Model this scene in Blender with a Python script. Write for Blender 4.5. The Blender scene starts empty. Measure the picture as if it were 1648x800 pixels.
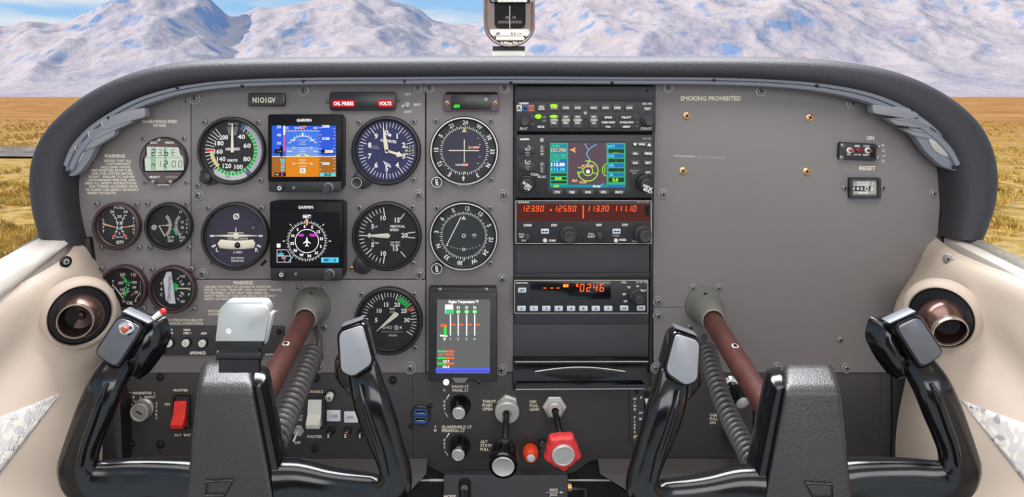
import bpy, bmesh, math, random
from mathutils import Vector, Matrix, noise
random.seed(7)
PI = math.pi
scene = bpy.context.scene
COL = scene.collection

# ------------------------------------------------------------------ camera
S = 0.00075            # metres per photo pixel on the instrument panel
D = 0.90               # eye to panel
PX, PY = 790.0, 155.0  # photo pixel straight ahead of the eye
EYE = 1.95             # eye height above the ground
cam_d = bpy.data.cameras.new('camera'); cam = bpy.data.objects.new('camera', cam_d); COL.objects.link(cam)
cam.location = (0, -D, EYE); cam.rotation_euler = (PI / 2, 0, 0)
cam_d.sensor_width = 36; cam_d.lens = 36 * (D / S) / 1648
cam_d.shift_x = (824 - PX) / 1648; cam_d.shift_y = -(400 - PY) / 1648
cam_d.clip_start = 0.02; cam_d.clip_end = 30000
scene.camera = cam

# ------------------------------------------------------------------ world, sun, lamps, exposure
w = bpy.data.worlds.new('world'); scene.world = w; w.use_nodes = True
nt = w.node_tree; nt.nodes.clear()
def N(t, ty, **k):
    n = t.nodes.new(ty)
    for a, b in k.items(): setattr(n, a, b)
    return n
out = N(nt, 'ShaderNodeOutputWorld'); bg = N(nt, 'ShaderNodeBackground'); bg.inputs[1].default_value = 1.0
tc = N(nt, 'ShaderNodeTexCoord'); sep = N(nt, 'ShaderNodeSeparateXYZ'); nt.links.new(tc.outputs['Generated'], sep.inputs[0])
ramp = N(nt, 'ShaderNodeValToRGB'); nt.links.new(sep.outputs[2], ramp.inputs[0])
cr = ramp.color_ramp; cr.elements[0].position = 0.0; cr.elements[0].color = (0.62, 0.76, 0.90, 1)
cr.elements[1].position = 0.9; cr.elements[1].color = (0.22, 0.42, 0.85, 1)
e = cr.elements.new(0.10); e.color = (0.33, 0.58, 0.88, 1)
mp = N(nt, 'ShaderNodeMapping'); mp.inputs['Scale'].default_value = (1.2, 1.2, 7); nt.links.new(tc.outputs['Generated'], mp.inputs[0])
nz = N(nt, 'ShaderNodeTexNoise'); nz.inputs['Scale'].default_value = 2.4; nz.inputs['Detail'].default_value = 7; nt.links.new(mp.outputs[0], nz.inputs[0])
cl = N(nt, 'ShaderNodeValToRGB'); cl.color_ramp.elements[0].position = 0.46; cl.color_ramp.elements[1].position = 0.62
nt.links.new(nz.outputs[0], cl.inputs[0])
mx = N(nt, 'ShaderNodeMix', data_type='RGBA'); nt.links.new(cl.outputs[0], mx.inputs[0]); nt.links.new(ramp.outputs[0], mx.inputs[6]); mx.inputs[7].default_value = (0.95, 0.93, 0.86, 1)
nt.links.new(mx.outputs[2], bg.inputs[0]); nt.links.new(bg.outputs[0], out.inputs[0])

sun_d = bpy.data.lights.new('sun', 'SUN'); sun_d.energy = 3.1; sun_d.angle = math.radians(0.6); sun_d.color = (1.0, 0.88, 0.76)
sun = bpy.data.objects.new('sun', sun_d); COL.objects.link(sun)
sun.rotation_euler = Vector((-0.84, -0.20, 0.46)).to_track_quat('Z', 'Y').to_euler(); sun.location = (-3, 0, 5)

def area(name, loc, target, sx, sy, power, col):
    d = bpy.data.lights.new(name, 'AREA'); d.shape = 'RECTANGLE'; d.size = sx; d.size_y = sy; d.energy = power; d.color = col
    o = bpy.data.objects.new(name, d); COL.objects.link(o); o.location = loc
    o.rotation_euler = (Vector(loc) - Vector(target)).to_track_quat('Z', 'Y').to_euler(); return o
area('rear_fill', (0.25, -2.2, EYE + 0.30), (0, 0, EYE - 0.2), 1.7, 0.8, 20.0, (1.0, 0.97, 0.95))  # added soft fill behind the eye, no real window there
area('front_top_fill', (0.0, 0.12, EYE + 0.60), (0, -0.32, EYE - 0.3), 1.3, 0.42, 30.0, (0.95, 0.97, 1.0))  # added fill standing in for windscreen skylight, brightens the hub tops
area('overhead_fill', (0.0, -0.52, EYE + 0.62), (0, -0.10, EYE - 0.3), 1.3, 0.6, 8.0, (0.97, 0.98, 1.0))  # added overhead fill for highlights on top faces, not a cabin lamp
scene.view_settings.view_transform = 'Standard'; scene.view_settings.look = 'None'
scene.view_settings.exposure = 0.0; scene.view_settings.gamma = 1.0; scene.view_settings.use_curve_mapping = False
scene.cycles.max_bounces = 6; scene.cycles.transparent_max_bounces = 12

# ------------------------------------------------------------------ materials
def lin(c):
    def f(x):
        x /= 255.0
        return x / 12.92 if x <= 0.04045 else ((x + 0.055) / 1.055) ** 2.4
    return (f(c[0]), f(c[1]), f(c[2]), 1)
def mat(name, c, rough=0.5, metal=0.0, bump=0.0, bscale=400.0, emit=0.0, var=0.06, vscale=60.0, spec=0.5, coat=0.0, stretch=None, dist=0.001):
    m = bpy.data.materials.new(name); m.use_nodes = True; t = m.node_tree; b = t.nodes['Principled BSDF']
    b.inputs['Roughness'].default_value = rough; b.inputs['Metallic'].default_value = metal
    b.inputs['Specular IOR Level'].default_value = spec; b.inputs['Coat Weight'].default_value = coat
    b.inputs['Coat Roughness'].default_value = 0.05
    col = lin(c)
    g = N(t, 'ShaderNodeTexCoord')
    src = g.outputs['Object']
    if stretch:
        q = N(t, 'ShaderNodeMapping'); q.inputs['Scale'].default_value = stretch; t.links.new(src, q.inputs[0]); src = q.outputs[0]
    n1 = N(t, 'ShaderNodeTexNoise'); n1.inputs['Scale'].default_value = vscale; n1.inputs['Detail'].default_value = 3; t.links.new(src, n1.inputs[0])
    mm = N(t, 'ShaderNodeMix', data_type='RGBA'); t.links.new(n1.outputs[0], mm.inputs[0])
    mm.inputs[6].default_value = tuple(min(1, x * (1 - var)) for x in col[:3]) + (1,)
    mm.inputs[7].default_value = tuple(min(1, x * (1 + var)) for x in col[:3]) + (1,)
    t.links.new(mm.outputs[2], b.inputs['Base Color'])
    if emit:
        t.links.new(mm.outputs[2], b.inputs['Emission Color']); b.inputs['Emission Strength'].default_value = emit
    if bump:
        n2 = N(t, 'ShaderNodeTexNoise'); n2.inputs['Scale'].default_value = bscale; n2.inputs['Detail'].default_value = 4; t.links.new(src, n2.inputs[0])
        bp = N(t, 'ShaderNodeBump'); bp.inputs['Strength'].default_value = bump; bp.inputs['Distance'].default_value = dist
        t.links.new(n2.outputs[0], bp.inputs['Height']); t.links.new(bp.outputs[0], b.inputs['Normal'])
    return m
def emi(name, c, s=1.0):     # a lit screen patch: dark glass that gives off its own light
    m = bpy.data.materials.new(name); m.use_nodes = True; t = m.node_tree; b = t.nodes['Principled BSDF']
    b.inputs['Base Color'].default_value = (0.006, 0.006, 0.008, 1); b.inputs['Roughness'].default_value = 0.5; b.inputs['Specular IOR Level'].default_value = 0.12
    n1 = N(t, 'ShaderNodeTexNoise'); n1.inputs['Scale'].default_value = 900
    g = N(t, 'ShaderNodeTexCoord'); t.links.new(g.outputs['Object'], n1.inputs[0])
    col = lin(c); mm = N(t, 'ShaderNodeMix', data_type='RGBA'); t.links.new(n1.outputs[0], mm.inputs[0])
    mm.inputs[6].default_value = tuple(x * 0.93 for x in col[:3]) + (1,); mm.inputs[7].default_value = tuple(min(1, x * 1.07) for x in col[:3]) + (1,)
    t.links.new(mm.outputs[2], b.inputs['Emission Color']); b.inputs['Emission Strength'].default_value = s
    return m
M = {}
M['panel'] = mat('grey_panel_paint', (121, 115, 114), 0.62, 0, 0.25, 1300, var=0.07, vscale=500, dist=0.0003)
M['panel_edge'] = mat('panel_edge', (150, 148, 145), 0.5)
M['plate'] = mat('black_panel_paint', (52, 49, 49), 0.55, 0, 0.3, 1200, dist=0.0003)
M['blank'] = mat('grey_black_cover', (58, 56, 60), 0.6, 0, 0.35, 900, dist=0.0003, vscale=300, var=0.1)
M['glassblk'] = mat('black_display_glass', (13, 13, 16), 0.35, spec=0.15)
M['radio'] = mat('radio_black', (34, 33, 37), 0.5, 0, 0.15, 900, dist=0.0003)
M['void'] = mat('dark_void', (12, 12, 13), 0.9)
M['gloss'] = mat('glossy_black_plastic', (12, 12, 14), 0.16, 0, 0.08, 60, dist=0.001, spec=0.6)
M['gloss2'] = mat('satin_black_plastic', (26, 25, 27), 0.32, 0, 0.1, 300, dist=0.0006)
M['leather'] = mat('pebbled_black_vinyl', (38, 34, 34), 0.34, 0, 0.7, 700, dist=0.0007, spec=1.0, var=0.15)
M['pad'] = mat('glareshield_vinyl', (46, 44, 49), 0.55, 0, 0.6, 520, dist=0.0010, var=0.12, vscale=120)
M['strip'] = mat('blue_grey_plastic', (114, 118, 127), 0.42, var=0.05)
M['strip2'] = mat('blue_grey_plastic_pale', (128, 129, 133), 0.45, var=0.05)
M['lens'] = mat('frosted_lens', (166, 162, 154), 0.35)
M['bezel'] = mat('black_bezel', (36, 35, 37), 0.38)
M['bezel_brown'] = mat('brown_sheen_bezel', (74, 56, 56), 0.3, 0.2)
M['dial'] = mat('dial_black', (21, 21, 24), 0.6)
M['dial_blue'] = mat('dial_indigo', (33, 36, 82), 0.55, var=0.35, vscale=45)
M['dial_violet'] = mat('dial_violet_black', (44, 40, 58), 0.55, var=0.3, vscale=45)
M['dial_green'] = mat('dial_green_black', (30, 38, 40), 0.55, var=0.25, vscale=45)
M['ink'] = mat('white_dial_ink', (232, 230, 220), 0.6)
M['cream_ink'] = mat('cream_ink', (222, 212, 192), 0.6)
M['dim_ink'] = mat('worn_ink', (168, 163, 154), 0.6)
M['grey_ink'] = mat('grey_ink', (110, 108, 108), 0.6)
M['black_ink'] = mat('black_ink', (26, 26, 28), 0.6)
M['needle'] = mat('needle_ivory', (228, 220, 196), 0.5)
M['needle_y'] = mat('needle_ochre', (214, 178, 110), 0.5)
M['green'] = mat('dial_green_arc', (30, 170, 76), 0.5)
M['yellow'] = mat('dial_yellow_arc', (214, 196, 120), 0.5)
M['red'] = mat('dial_red', (206, 62, 48), 0.5)
M['blue_mark'] = mat('dial_blue_mark', (70, 92, 132), 0.5)
M['greyarc'] = mat('pale_grey_arc', (196, 196, 194), 0.5)
M['mauve'] = mat('pale_mauve_arc', (178, 176, 186), 0.5)
M['flag'] = mat('flag_orange', (214, 110, 88), 0.5)
M['steel'] = mat('brushed_steel', (168, 166, 162), 0.36, 0.5, 0.2, 500, dist=0.0003)
M['alu'] = mat('bright_aluminium', (204, 203, 198), 0.34, 0.35)
M['chrome'] = mat('chrome', (225, 225, 225), 0.12, 1.0)
M['screw'] = mat('grey_screw', (132, 129, 127), 0.4, 0.3)
M['screw_lt'] = mat('pale_screw', (168, 165, 160), 0.33, 0.6)
M['screw_bk'] = mat('black_screw', (30, 29, 30), 0.3, 0.3)
M['brass'] = mat('brass', (216, 176, 128), 0.32, 0.75)
M['bronze'] = mat('bronze_anodised', (118, 92, 86), 0.26, 0.85)
M['bronze_ring'] = mat('bronze_ring', (206, 190, 176), 0.22, 0.85)
M['cream'] = mat('cream_moulding', (188, 172, 157), 0.55, 0, 0.15, 240, dist=0.0005, var=0.03, vscale=8)
M['sill'] = mat('sill_moulding', (205, 197, 189), 0.3, var=0.03)
M['hull'] = mat('weathered_seal', (136, 130, 122), 0.8, 0, 0.8, 200, dist=0.002, var=0.3, vscale=90)
M['ledge'] = mat('grey_ledge', (84, 80, 80), 0.55, 0, 0.3, 500, dist=0.0006)
M['shaft'] = mat('worn_red_brown_shaft', (82, 48, 43), 0.36, 0.2, 0.4, 160, var=0.5, vscale=55, stretch=(1, 1, 0.5), dist=0.0005)
M['collar'] = mat('grey_green_rubber', (118, 117, 110), 0.45, 0.1, 0.2, 200, var=0.18, vscale=45, dist=0.0006)
M['cord'] = mat('coil_cord', (82, 79, 79), 0.36, 0, 0.15, 500, dist=0.0004)
M['redp'] = mat('red_plastic', (222, 42, 34), 0.3)
M['redk'] = mat('red_knob', (226, 58, 62), 0.42, var=0.04)
M['orangek'] = mat('orange_red_knob', (232, 72, 30), 0.35)
M['redbtn'] = mat('dull_red_button', (176, 84, 66), 0.45)
M['darkred'] = mat('dark_red_lens', (120, 18, 26), 0.3)
M['white'] = mat('white_plastic', (222, 219, 208), 0.35, var=0.03)
M['paper'] = mat('white_sticker', (214, 216, 220), 0.7, var=0.02)
M['key'] = mat('pale_key', (200, 206, 218), 0.4)
M['key_dk'] = mat('dark_key', (58, 56, 60), 0.45)
M['headplate'] = mat('satin_grey_plate', (104, 106, 112), 0.34, 0.35, 0.1, 200, var=0.12, vscale=50, dist=0.0006)
M['headplate_lt'] = mat('satin_silver_plate', (160, 161, 165), 0.36, 0.35, 0.06, 200, var=0.08, vscale=50, dist=0.0006)
M['clip'] = mat('brushed_silver', (198, 200, 198), 0.32, 0.6, 0.05, 300, var=0.05, vscale=50, dist=0.0003)
M['blueusb'] = mat('blue_plastic', (30, 84, 150), 0.4)
M['lcd'] = mat('lcd_grey_green', (196, 204, 186), 0.35, var=0.05)
M['lcd_seg'] = mat('lcd_segment', (34, 52, 46), 0.5)
M['lcd_seg2'] = mat('lcd_segment_faint', (116, 126, 118), 0.5)
M['lcd_band'] = mat('lcd_green_band', (142, 178, 146), 0.5)
M['brown'] = mat('brown_plastic', (88, 70, 70), 0.45)
M['brownk'] = mat('compass_housing', (118, 100, 94), 0.4)
M['bronze_dark'] = mat('dark_bronze_interior', (62, 44, 42), 0.35, 0.6)
E = {}
for k, c, s in [('white', (255, 255, 255), 1), ('red', (255, 40, 40), 1.3), ('redbg', (215, 10, 25), 1.0), ('green', (40, 235, 60), 1.1), ('orange', (255, 96, 40), 1.35),
                ('nixie', (112, 38, 20), 0.5), ('sky', (66, 124, 236), 0.95), ('sky2', (120, 160, 240), 0.95), ('skyd', (44, 92, 226), 0.95), ('earth', (232, 138, 10), 0.95), ('earthd', (176, 108, 22), 0.9), ('cyan', (90, 220, 240), 1),
                ('teal', (24, 148, 170), 0.9), ('tblue', (28, 120, 196), 0.9), ('magenta', (230, 70, 220), 1), ('pink', (226, 90, 160), 1), ('ygreen', (170, 245, 40), 1),
                ('mapbg', (106, 84, 96), 0.75), ('river', (120, 200, 250), 1), ('lgreen', (80, 220, 150), 0.9), ('tan', (236, 170, 120), 1), ('dkgreen', (40, 70, 40), 0.7),
                ('engbg', (104, 106, 103), 1.0), ('engblue', (96, 100, 236), 1), ('yellow', (238, 240, 40), 1.1), ('lampg', (40, 230, 40), 1.2), ('black', (8, 8, 10), 0.5), ('grey', (120, 120, 125), 0.8), ('aqua', (60, 190, 130), 0.85)]:
    E[k] = emi('lit_' + k, c, s)
def glass_mat():
    m = bpy.data.materials.new('cover_glass'); m.use_nodes = True; t = m.node_tree; t.nodes.clear()
    o = N(t, 'ShaderNodeOutputMaterial'); mxs = N(t, 'ShaderNodeMixShader'); tr = N(t, 'ShaderNodeBsdfTransparent'); gl = N(t, 'ShaderNodeBsdfGlossy')
    tr.inputs[0].default_value = (0.97, 0.97, 0.98, 1); gl.inputs['Roughness'].default_value = 0.04
    fr = N(t, 'ShaderNodeFresnel'); fr.inputs[0].default_value = 1.16
    t.links.new(fr.outputs[0], mxs.inputs[0]); t.links.new(tr.outputs[0], mxs.inputs[1]); t.links.new(gl.outputs[0], mxs.inputs[2]); t.links.new(mxs.outputs[0], o.inputs[0])
    return m
M['glass'] = glass_mat()
def fabric_mat():
    m = bpy.data.materials.new('patterned_fabric'); m.use_nodes = True; t = m.node_tree; b = t.nodes['Principled BSDF']; b.inputs['Roughness'].default_value = 0.9
    g = N(t, 'ShaderNodeTexCoord'); mp_ = N(t, 'ShaderNodeMapping'); mp_.inputs['Rotation'].default_value = (0.5, 0.2, 0.3); mp_.inputs['Scale'].default_value = (260, 170, 130); t.links.new(g.outputs['Object'], mp_.inputs[0])
    v = N(t, 'ShaderNodeTexVoronoi', distance='CHEBYCHEV'); v.inputs['Scale'].default_value = 1.0; v.inputs['Randomness'].default_value = 0.8; t.links.new(mp_.outputs[0], v.inputs[0])
    wv = N(t, 'ShaderNodeTexWave'); wv.inputs['Scale'].default_value = 2.2; wv.inputs['Distortion'].default_value = 3; t.links.new(mp_.outputs[0], wv.inputs[0])
    r = N(t, 'ShaderNodeValToRGB'); r.color_ramp.interpolation = 'CONSTANT'
    r.color_ramp.elements[0].color = lin((168, 168, 172)); r.color_ramp.elements[1].position = 0.35; r.color_ramp.elements[1].color = lin((206, 200, 190))
    e = r.color_ramp.elements.new(0.62); e.color = lin((178, 176, 176)); e = r.color_ramp.elements.new(0.95); e.color = lin((104, 104, 122))
    s2 = N(t, 'ShaderNodeSeparateColor'); t.links.new(v.outputs['Color'], s2.inputs[0]); t.links.new(s2.outputs[0], r.inputs[0])
    r2 = N(t, 'ShaderNodeValToRGB'); r2.color_ramp.elements[0].position = 0.80; r2.color_ramp.elements[1].position = 0.88; t.links.new(wv.outputs[0], r2.inputs[0])
    mm = N(t, 'ShaderNodeMix', data_type='RGBA'); t.links.new(r2.outputs[0], mm.inputs[0]); t.links.new(r.outputs[0], mm.inputs[6]); mm.inputs[7].default_value = lin((222, 216, 204))
    t.links.new(mm.outputs[2], b.inputs['Base Color']); return m
M['fabric'] = fabric_mat()

# ------------------------------------------------------------------ geometry helpers
# Shapes are measured off the photograph in pixels at a stated distance in front of the panel and built at true size there;
# every shape is an ordinary upright solid: u right, v down, q towards the pilot, all at one scale.
def sc(d): return S * (D - d) / D
def P(px, py, d=0.0):
    s = sc(d); return Vector(((px - PX) * s, -d, EYE + (PY - py) * s))
GLY = {}
def glyphs(s, off=0.0):
    k = (s, off)
    if k not in GLY:
        c = bpy.data.curves.new('tmp', 'FONT'); c.body = s; c.size = 1; c.resolution_u = 2; c.offset = off; c.space_character = 1.02
        o = bpy.data.objects.new('tmp', c); me = bpy.data.meshes.new_from_object(o)
        vs = [(v.co.x, v.co.y) for v in me.vertices]; fs = [tuple(p.vertices) for p in me.polygons]
        bpy.data.objects.remove(o); bpy.data.curves.remove(c); bpy.data.meshes.remove(me)
        GLY[k] = (vs, fs)
    return GLY[k]
def pol(cx, cy, r, a):
    a = math.radians(a); return (cx + r * math.sin(a), cy - r * math.cos(a))
def rrect(u0, v0, u1, v1, r=3, n=4):
    pts = []
    for cx, cy, a0 in ((u1 - r, v0 + r, 0), (u1 - r, v1 - r, 90), (u0 + r, v1 - r, 180), (u0 + r, v0 + r, 270)):
        for i in range(n + 1): pts.append(pol(cx, cy, r, a0 + 90.0 * i / n))
    return pts
def rpoly(pts, r, n=4):      # any convex or concave outline with its corners rounded
    outp = []; k = len(pts)
    for i in range(k):
        p = Vector(pts[i]); a = Vector(pts[i - 1]); b = Vector(pts[(i + 1) % k])
        ra = min(r, (a - p).length * 0.45, (b - p).length * 0.45)
        s = p + (a - p).normalized() * ra; e = p + (b - p).normalized() * ra
        for j in range(n + 1):
            t = j / n; outp.append(tuple(s * (1 - t) ** 2 + p * 2 * t * (1 - t) + e * t * t))
    return outp
def inset(poly, d):
    k = len(poly); A = sum(poly[i - 1][0] * poly[i][1] - poly[i][0] * poly[i - 1][1] for i in range(k)); sg = 1 if A > 0 else -1
    o = []
    for i in range(k):
        p = Vector(poly[i]); a = p - Vector(poly[i - 1]); b = Vector(poly[(i + 1) % k]) - p
        if a.length < 1e-6: a = b
        if b.length < 1e-6: b = a
        a = a.normalized(); b = b.normalized(); na = Vector((-a.y, a.x)) * sg; nb = Vector((-b.y, b.x)) * sg
        m_ = na + nb
        if m_.length < 1e-4: m_ = na
        m_ = m_.normalized(); c = max(0.35, m_.dot(na)); q = p + m_ * d / c; o.append((q.x, q.y))
    return o
class MB:
    def __init__(s): s.v = []; s.f = []; s.fm = []; s.mats = []; s.X = None; s.flip = None
    def mi(s, m):
        if isinstance(m, str): m = M[m]
        if m not in s.mats: s.mats.append(m)
        return s.mats.index(m)
    def add(s, vs, fs, m):
        b = len(s.v); i = s.mi(m)
        for v in vs:
            v = Vector(v)
            if s.X: v = s.X @ v
            if s.flip is not None: v.x = s.flip[0] - v.x; v.y += s.flip[1]
            s.v.append(v)
        for f in fs: s.f.append([b + k for k in f]); s.fm.append(i)
        return s
    def flat(s, pts, q, m): return s.add([(p[0], p[1], q) for p in pts], [list(range(len(pts)))], m)
    def rings(s, rings, m, cap0=True, cap1=True):
        n = len(rings[0]); vs = [p for r in rings for p in r]; fs = []
        for k in range(len(rings) - 1):
            for i in range(n):
                j = (i + 1) % n; fs.append([k * n + i, k * n + j, (k + 1) * n + j, (k + 1) * n + i])
        if cap0: fs.append(list(range(n))[::-1])
        if cap1: fs.append([(len(rings) - 1) * n + i for i in range(n)])
        return s.add(vs, fs, m)
    def prism(s, poly, q0, q1, m, ch=0.0):
        r = [[(p[0], p[1], q0) for p in poly]]
        if ch > 0:
            r.append([(p[0], p[1], q1 - ch) for p in poly]); r.append([(p[0], p[1], q1 - ch * 0.3) for p in inset(poly, ch * 0.3)]); r.append([(p[0], p[1], q1) for p in inset(poly, ch)])
        else: r.append([(p[0], p[1], q1) for p in poly])
        return s.rings(r, m)
    def box(s, u0, v0, u1, v1, q0, q1, m, r=1.0, ch=0.5):
        return s.prism(rrect(u0, v0, u1, v1, min(r, (u1 - u0) * .49, (v1 - v0) * .49), 3), q0, q1, m, ch)
    def frame(s, u0, v0, u1, v1, t, q0, q1, m, r=3):
        o = rrect(u0, v0, u1, v1, r, 3); i = rrect(u0 + t, v0 + t, u1 - t, v1 - t, max(0.2, r - t), 3)
        A = [[(p[0], p[1], q0) for p in o], [(p[0], p[1], q1) for p in o], [(p[0], p[1], q1) for p in i], [(p[0], p[1], q0) for p in i]]
        A.append(A[0]); return s.rings(A, m, False, False)
    def lathe(s, cu, cv, prof, m, n=40, axis=None, cq=0.0, cap0=True, cap1=True, a0=0.0):
        R = Matrix.Identity(3)
        if axis: R = Vector(axis).normalized().to_track_quat('Z', 'Y').to_matrix()
        c = Vector((cu, cv, cq)); rr = []
        for r, q in prof:
            rr.append([tuple(c + R @ Vector((max(r, 0.001) * math.cos(a0 + 2 * PI * i / n), max(r, 0.001) * math.sin(a0 + 2 * PI * i / n), q))) for i in range(n)])
        return s.rings(rr, m, cap0, cap1)
    def disc(s, cu, cv, r, q, m, n=40): return s.flat([pol(cu, cv, r, 360 * i / n) for i in range(n)], q, m)
    def arc(s, cu, cv, r0, r1, a0, a1, q, m, n=None):
        n = n or max(2, int(abs(a1 - a0) / 6)); vs = []; fs = []
        for i in range(n + 1):
            a = a0 + (a1 - a0) * i / n
            for r in (r0, r1): x, y = pol(cu, cv, r, a); vs.append((x, y, q))
        for i in range(n): fs.append([2 * i, 2 * i + 1, 2 * i + 3, 2 * i + 2])
        return s.add(vs, fs, m)
    def ring(s, cu, cv, r0, r1, q, m): return s.arc(cu, cv, r0, r1, 0, 360, q, m, 48)
    def line(s, u0, v0, u1, v1, wd, q, m, wd1=None):
        wd1 = wd if wd1 is None else wd1
        a = Vector((u0, v0)); b = Vector((u1, v1)); d = (b - a); n = Vector((-d.y, d.x)).normalized()
        return s.flat([a + n * wd / 2, b + n * wd1 / 2, b - n * wd1 / 2, a - n * wd / 2], q, m)
    def tick(s, cu, cv, r0, r1, a, wd, q, m):
        x0, y0 = pol(cu, cv, r0, a); x1, y1 = pol(cu, cv, r1, a); return s.line(x0, y0, x1, y1, wd, q, m)
    def text(s, t, u, v, h, m, q=0.3, al='c', rot=0.0, xs=1.0, bold=0.0, width=None, ls=1.45):
        lines = t.split('\n')
        if len(lines) > 1:
            for i, l in enumerate(lines): s.text(l, u, v + i * h * ls, h, m, q, al, rot, xs, bold, width)
            return s
        if not t.strip(): return s
        vs, fs = glyphs(t, bold + .014)
        if not vs: return s
        x0 = min(p[0] for p in vs); x1 = max(p[0] for p in vs); k = h / 0.70
        if width: xs = width / max(1e-6, (x1 - x0) * k)
        xo = {'c': (x0 + x1) / 2, 'l': x0, 'r': x1}[al]; ca = math.cos(math.radians(rot)); sa = math.sin(math.radians(rot)); o = []
        for x, y in vs:
            a = (x - xo) * k * xs; b = -(y - 0.35) * k; o.append((u + a * ca - b * sa, v + a * sa + b * ca, q))
        return s.add(o, [list(f) for f in fs], m)
    def tube(s, path, rad, m, n=12, caps=True):
        path = [Vector(p) for p in path]; rr = []; up = None
        for i, p in enumerate(path):
            t = (path[min(i + 1, len(path) - 1)] - path[max(i - 1, 0)]).normalized()
            if up is None:
                up = Vector((0, 0, 1)) if abs(t.z) < 0.9 else Vector((1, 0, 0))
            x = (up - t * up.dot(t)).normalized(); y = t.cross(x); up = x
            r = rad[i] if isinstance(rad, (list, tuple)) else rad
            rx, ry = r if isinstance(r, tuple) else (r, r)
            rr.append([tuple(p + x * rx * math.cos(2 * PI * k / n) + y * ry * math.sin(2 * PI * k / n)) for k in range(n)])
        return s.rings(rr, m, caps, caps)
    def ball(s, cu, cv, cq, r, m, n=16, ry=None, rz=None):
        ry = ry or r; rz = rz or r; rr = []
        for i in range(1, n):
            t = PI * i / n; rr.append([(cu + r * math.sin(t) * math.cos(2 * PI * k / (2 * n)), cv + ry * math.sin(t) * math.sin(2 * PI * k / (2 * n)), cq - rz * math.cos(t)) for k in range(2 * n)])
        return s.rings(rr, m)
SCN = {}
def tag(o, label=None, cat=None, group=None, kind=None):
    if label: o['label'] = label
    if cat: o['category'] = cat
    if group: o['group'] = group
    if kind: o['kind'] = kind
    return o
def finish(me, smooth=True, ang=38):
    bm = bmesh.new(); bm.from_mesh(me); bmesh.ops.recalc_face_normals(bm, faces=bm.faces)
    for f in bm.faces: f.smooth = smooth
    bm.to_mesh(me); bm.free()
    if smooth: me.set_sharp_from_angle(angle=math.radians(ang))
def mesh_of(name, mb, cx, cy, s, ang=38):
    me = bpy.data.meshes.new(name)
    me.from_pydata([((v.x - cx) * s, -v.z * s, -(v.y - cy) * s) for v in mb.v], [], mb.f)
    for m in mb.mats: me.materials.append(m)
    for p, i in zip(me.polygons, mb.fm): p.material_index = i
    finish(me, True, ang); return me
def thing(name, label, cat, px, py, d=0.0, group=None):
    o = bpy.data.objects.new(name, None); COL.objects.link(o); o.location = P(px, py, d); o.empty_display_size = 0.01
    tag(o, label, cat, group); SCN[o.name] = (px, py, d); return o
def part(par, name, mb, label=None, ang=38):
    root = par; off = Vector((0, 0, 0))
    px, py, d = SCN[par.name]
    o = bpy.data.objects.new(name, mesh_of(name, mb, px, py, sc(d), ang)); COL.objects.link(o); o.parent = par
    SCN[o.name] = (px, py, d)
    if label: o['label'] = label
    return o
def solo(name, label, cat, px, py, d, mb, group=None, kind=None, ang=38):
    o = bpy.data.objects.new(name, mesh_of(name, mb, px, py, sc(d), ang)); COL.objects.link(o); o.location = P(px, py, d)
    tag(o, label, cat, group, kind); SCN[o.name] = (px, py, d); return o
SCREW = {}
def screw(par, px, py, r=5.0, kind='screw', label=None, name='screw', q=0.0, washer=False, hq=2.6):
    key = (round(r, 1), kind, washer)
    if key not in SCREW:
        b = MB(); m = kind
        if washer:
            b.lathe(0, 0, [(r, 0), (r, .6), (r * .93, 1.4), (r * .66, 1.6), (r * .6, 1.0)], m, 28)
            rh = r * .58; base = 1.0
        else: rh = r; base = 0
        b.lathe(0, 0, [(rh, base), (rh, base + .8), (rh * .86, base + 2.0), (rh * .5, base + 2.7), (rh * .1, base + 2.9)], m, 24)
        for a in (20, 110): b.X = Matrix.Rotation(math.radians(a), 4, 'Z'); b.box(-rh * .55, -rh * .14, rh * .55, rh * .14, base + 2.2, base + 3.05, 'void', .2, 0); b.X = None
        SCREW[key] = mesh_of('screw', b, 0, 0, S)
    o = bpy.data.objects.new(name, SCREW[key]); COL.objects.link(o); o.parent = par
    cx, cy, d = SCN[par.name]
    k = sc(d); o.location = ((px - cx) * k, -q * k, -(py - cy) * k); o.scale = (k / S,) * 3
    o.rotation_euler = (0, random.uniform(0, 1.5), 0)
    if label: o['label'] = label
    return o
# ------------------------------------------------------------------ land outside
def catmull(pts, n):
    o = []; k = len(pts)
    for i in range(k - 1):
        p0 = pts[max(i - 1, 0)]; p1 = pts[i]; p2 = pts[i + 1]; p3 = pts[min(i + 2, k - 1)]
        for j in range(n):
            t = j / n; o.append(tuple(0.5 * ((2 * b) + (-a + c) * t + (2 * a - 5 * b + 4 * c - d) * t * t + (-a + 3 * b - 3 * c + d) * t ** 3) for a, b, c, d in zip(p0, p1, p2, p3)))
    o.append(tuple(pts[-1])); return o
def world_mesh(name, vs, fs, mats, label=None, cat=None, kind=None, fm=None, parent=None, ang=60, group=None):
    me = bpy.data.meshes.new(name); me.from_pydata(vs, [], fs)
    for m in mats: me.materials.append(m)
    if fm:
        for p, i in zip(me.polygons, fm): p.material_index = i
    finish(me, True, ang)
    o = bpy.data.objects.new(name, me); COL.objects.link(o); o.parent = parent; tag(o, label, cat, group, kind); return o
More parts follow.
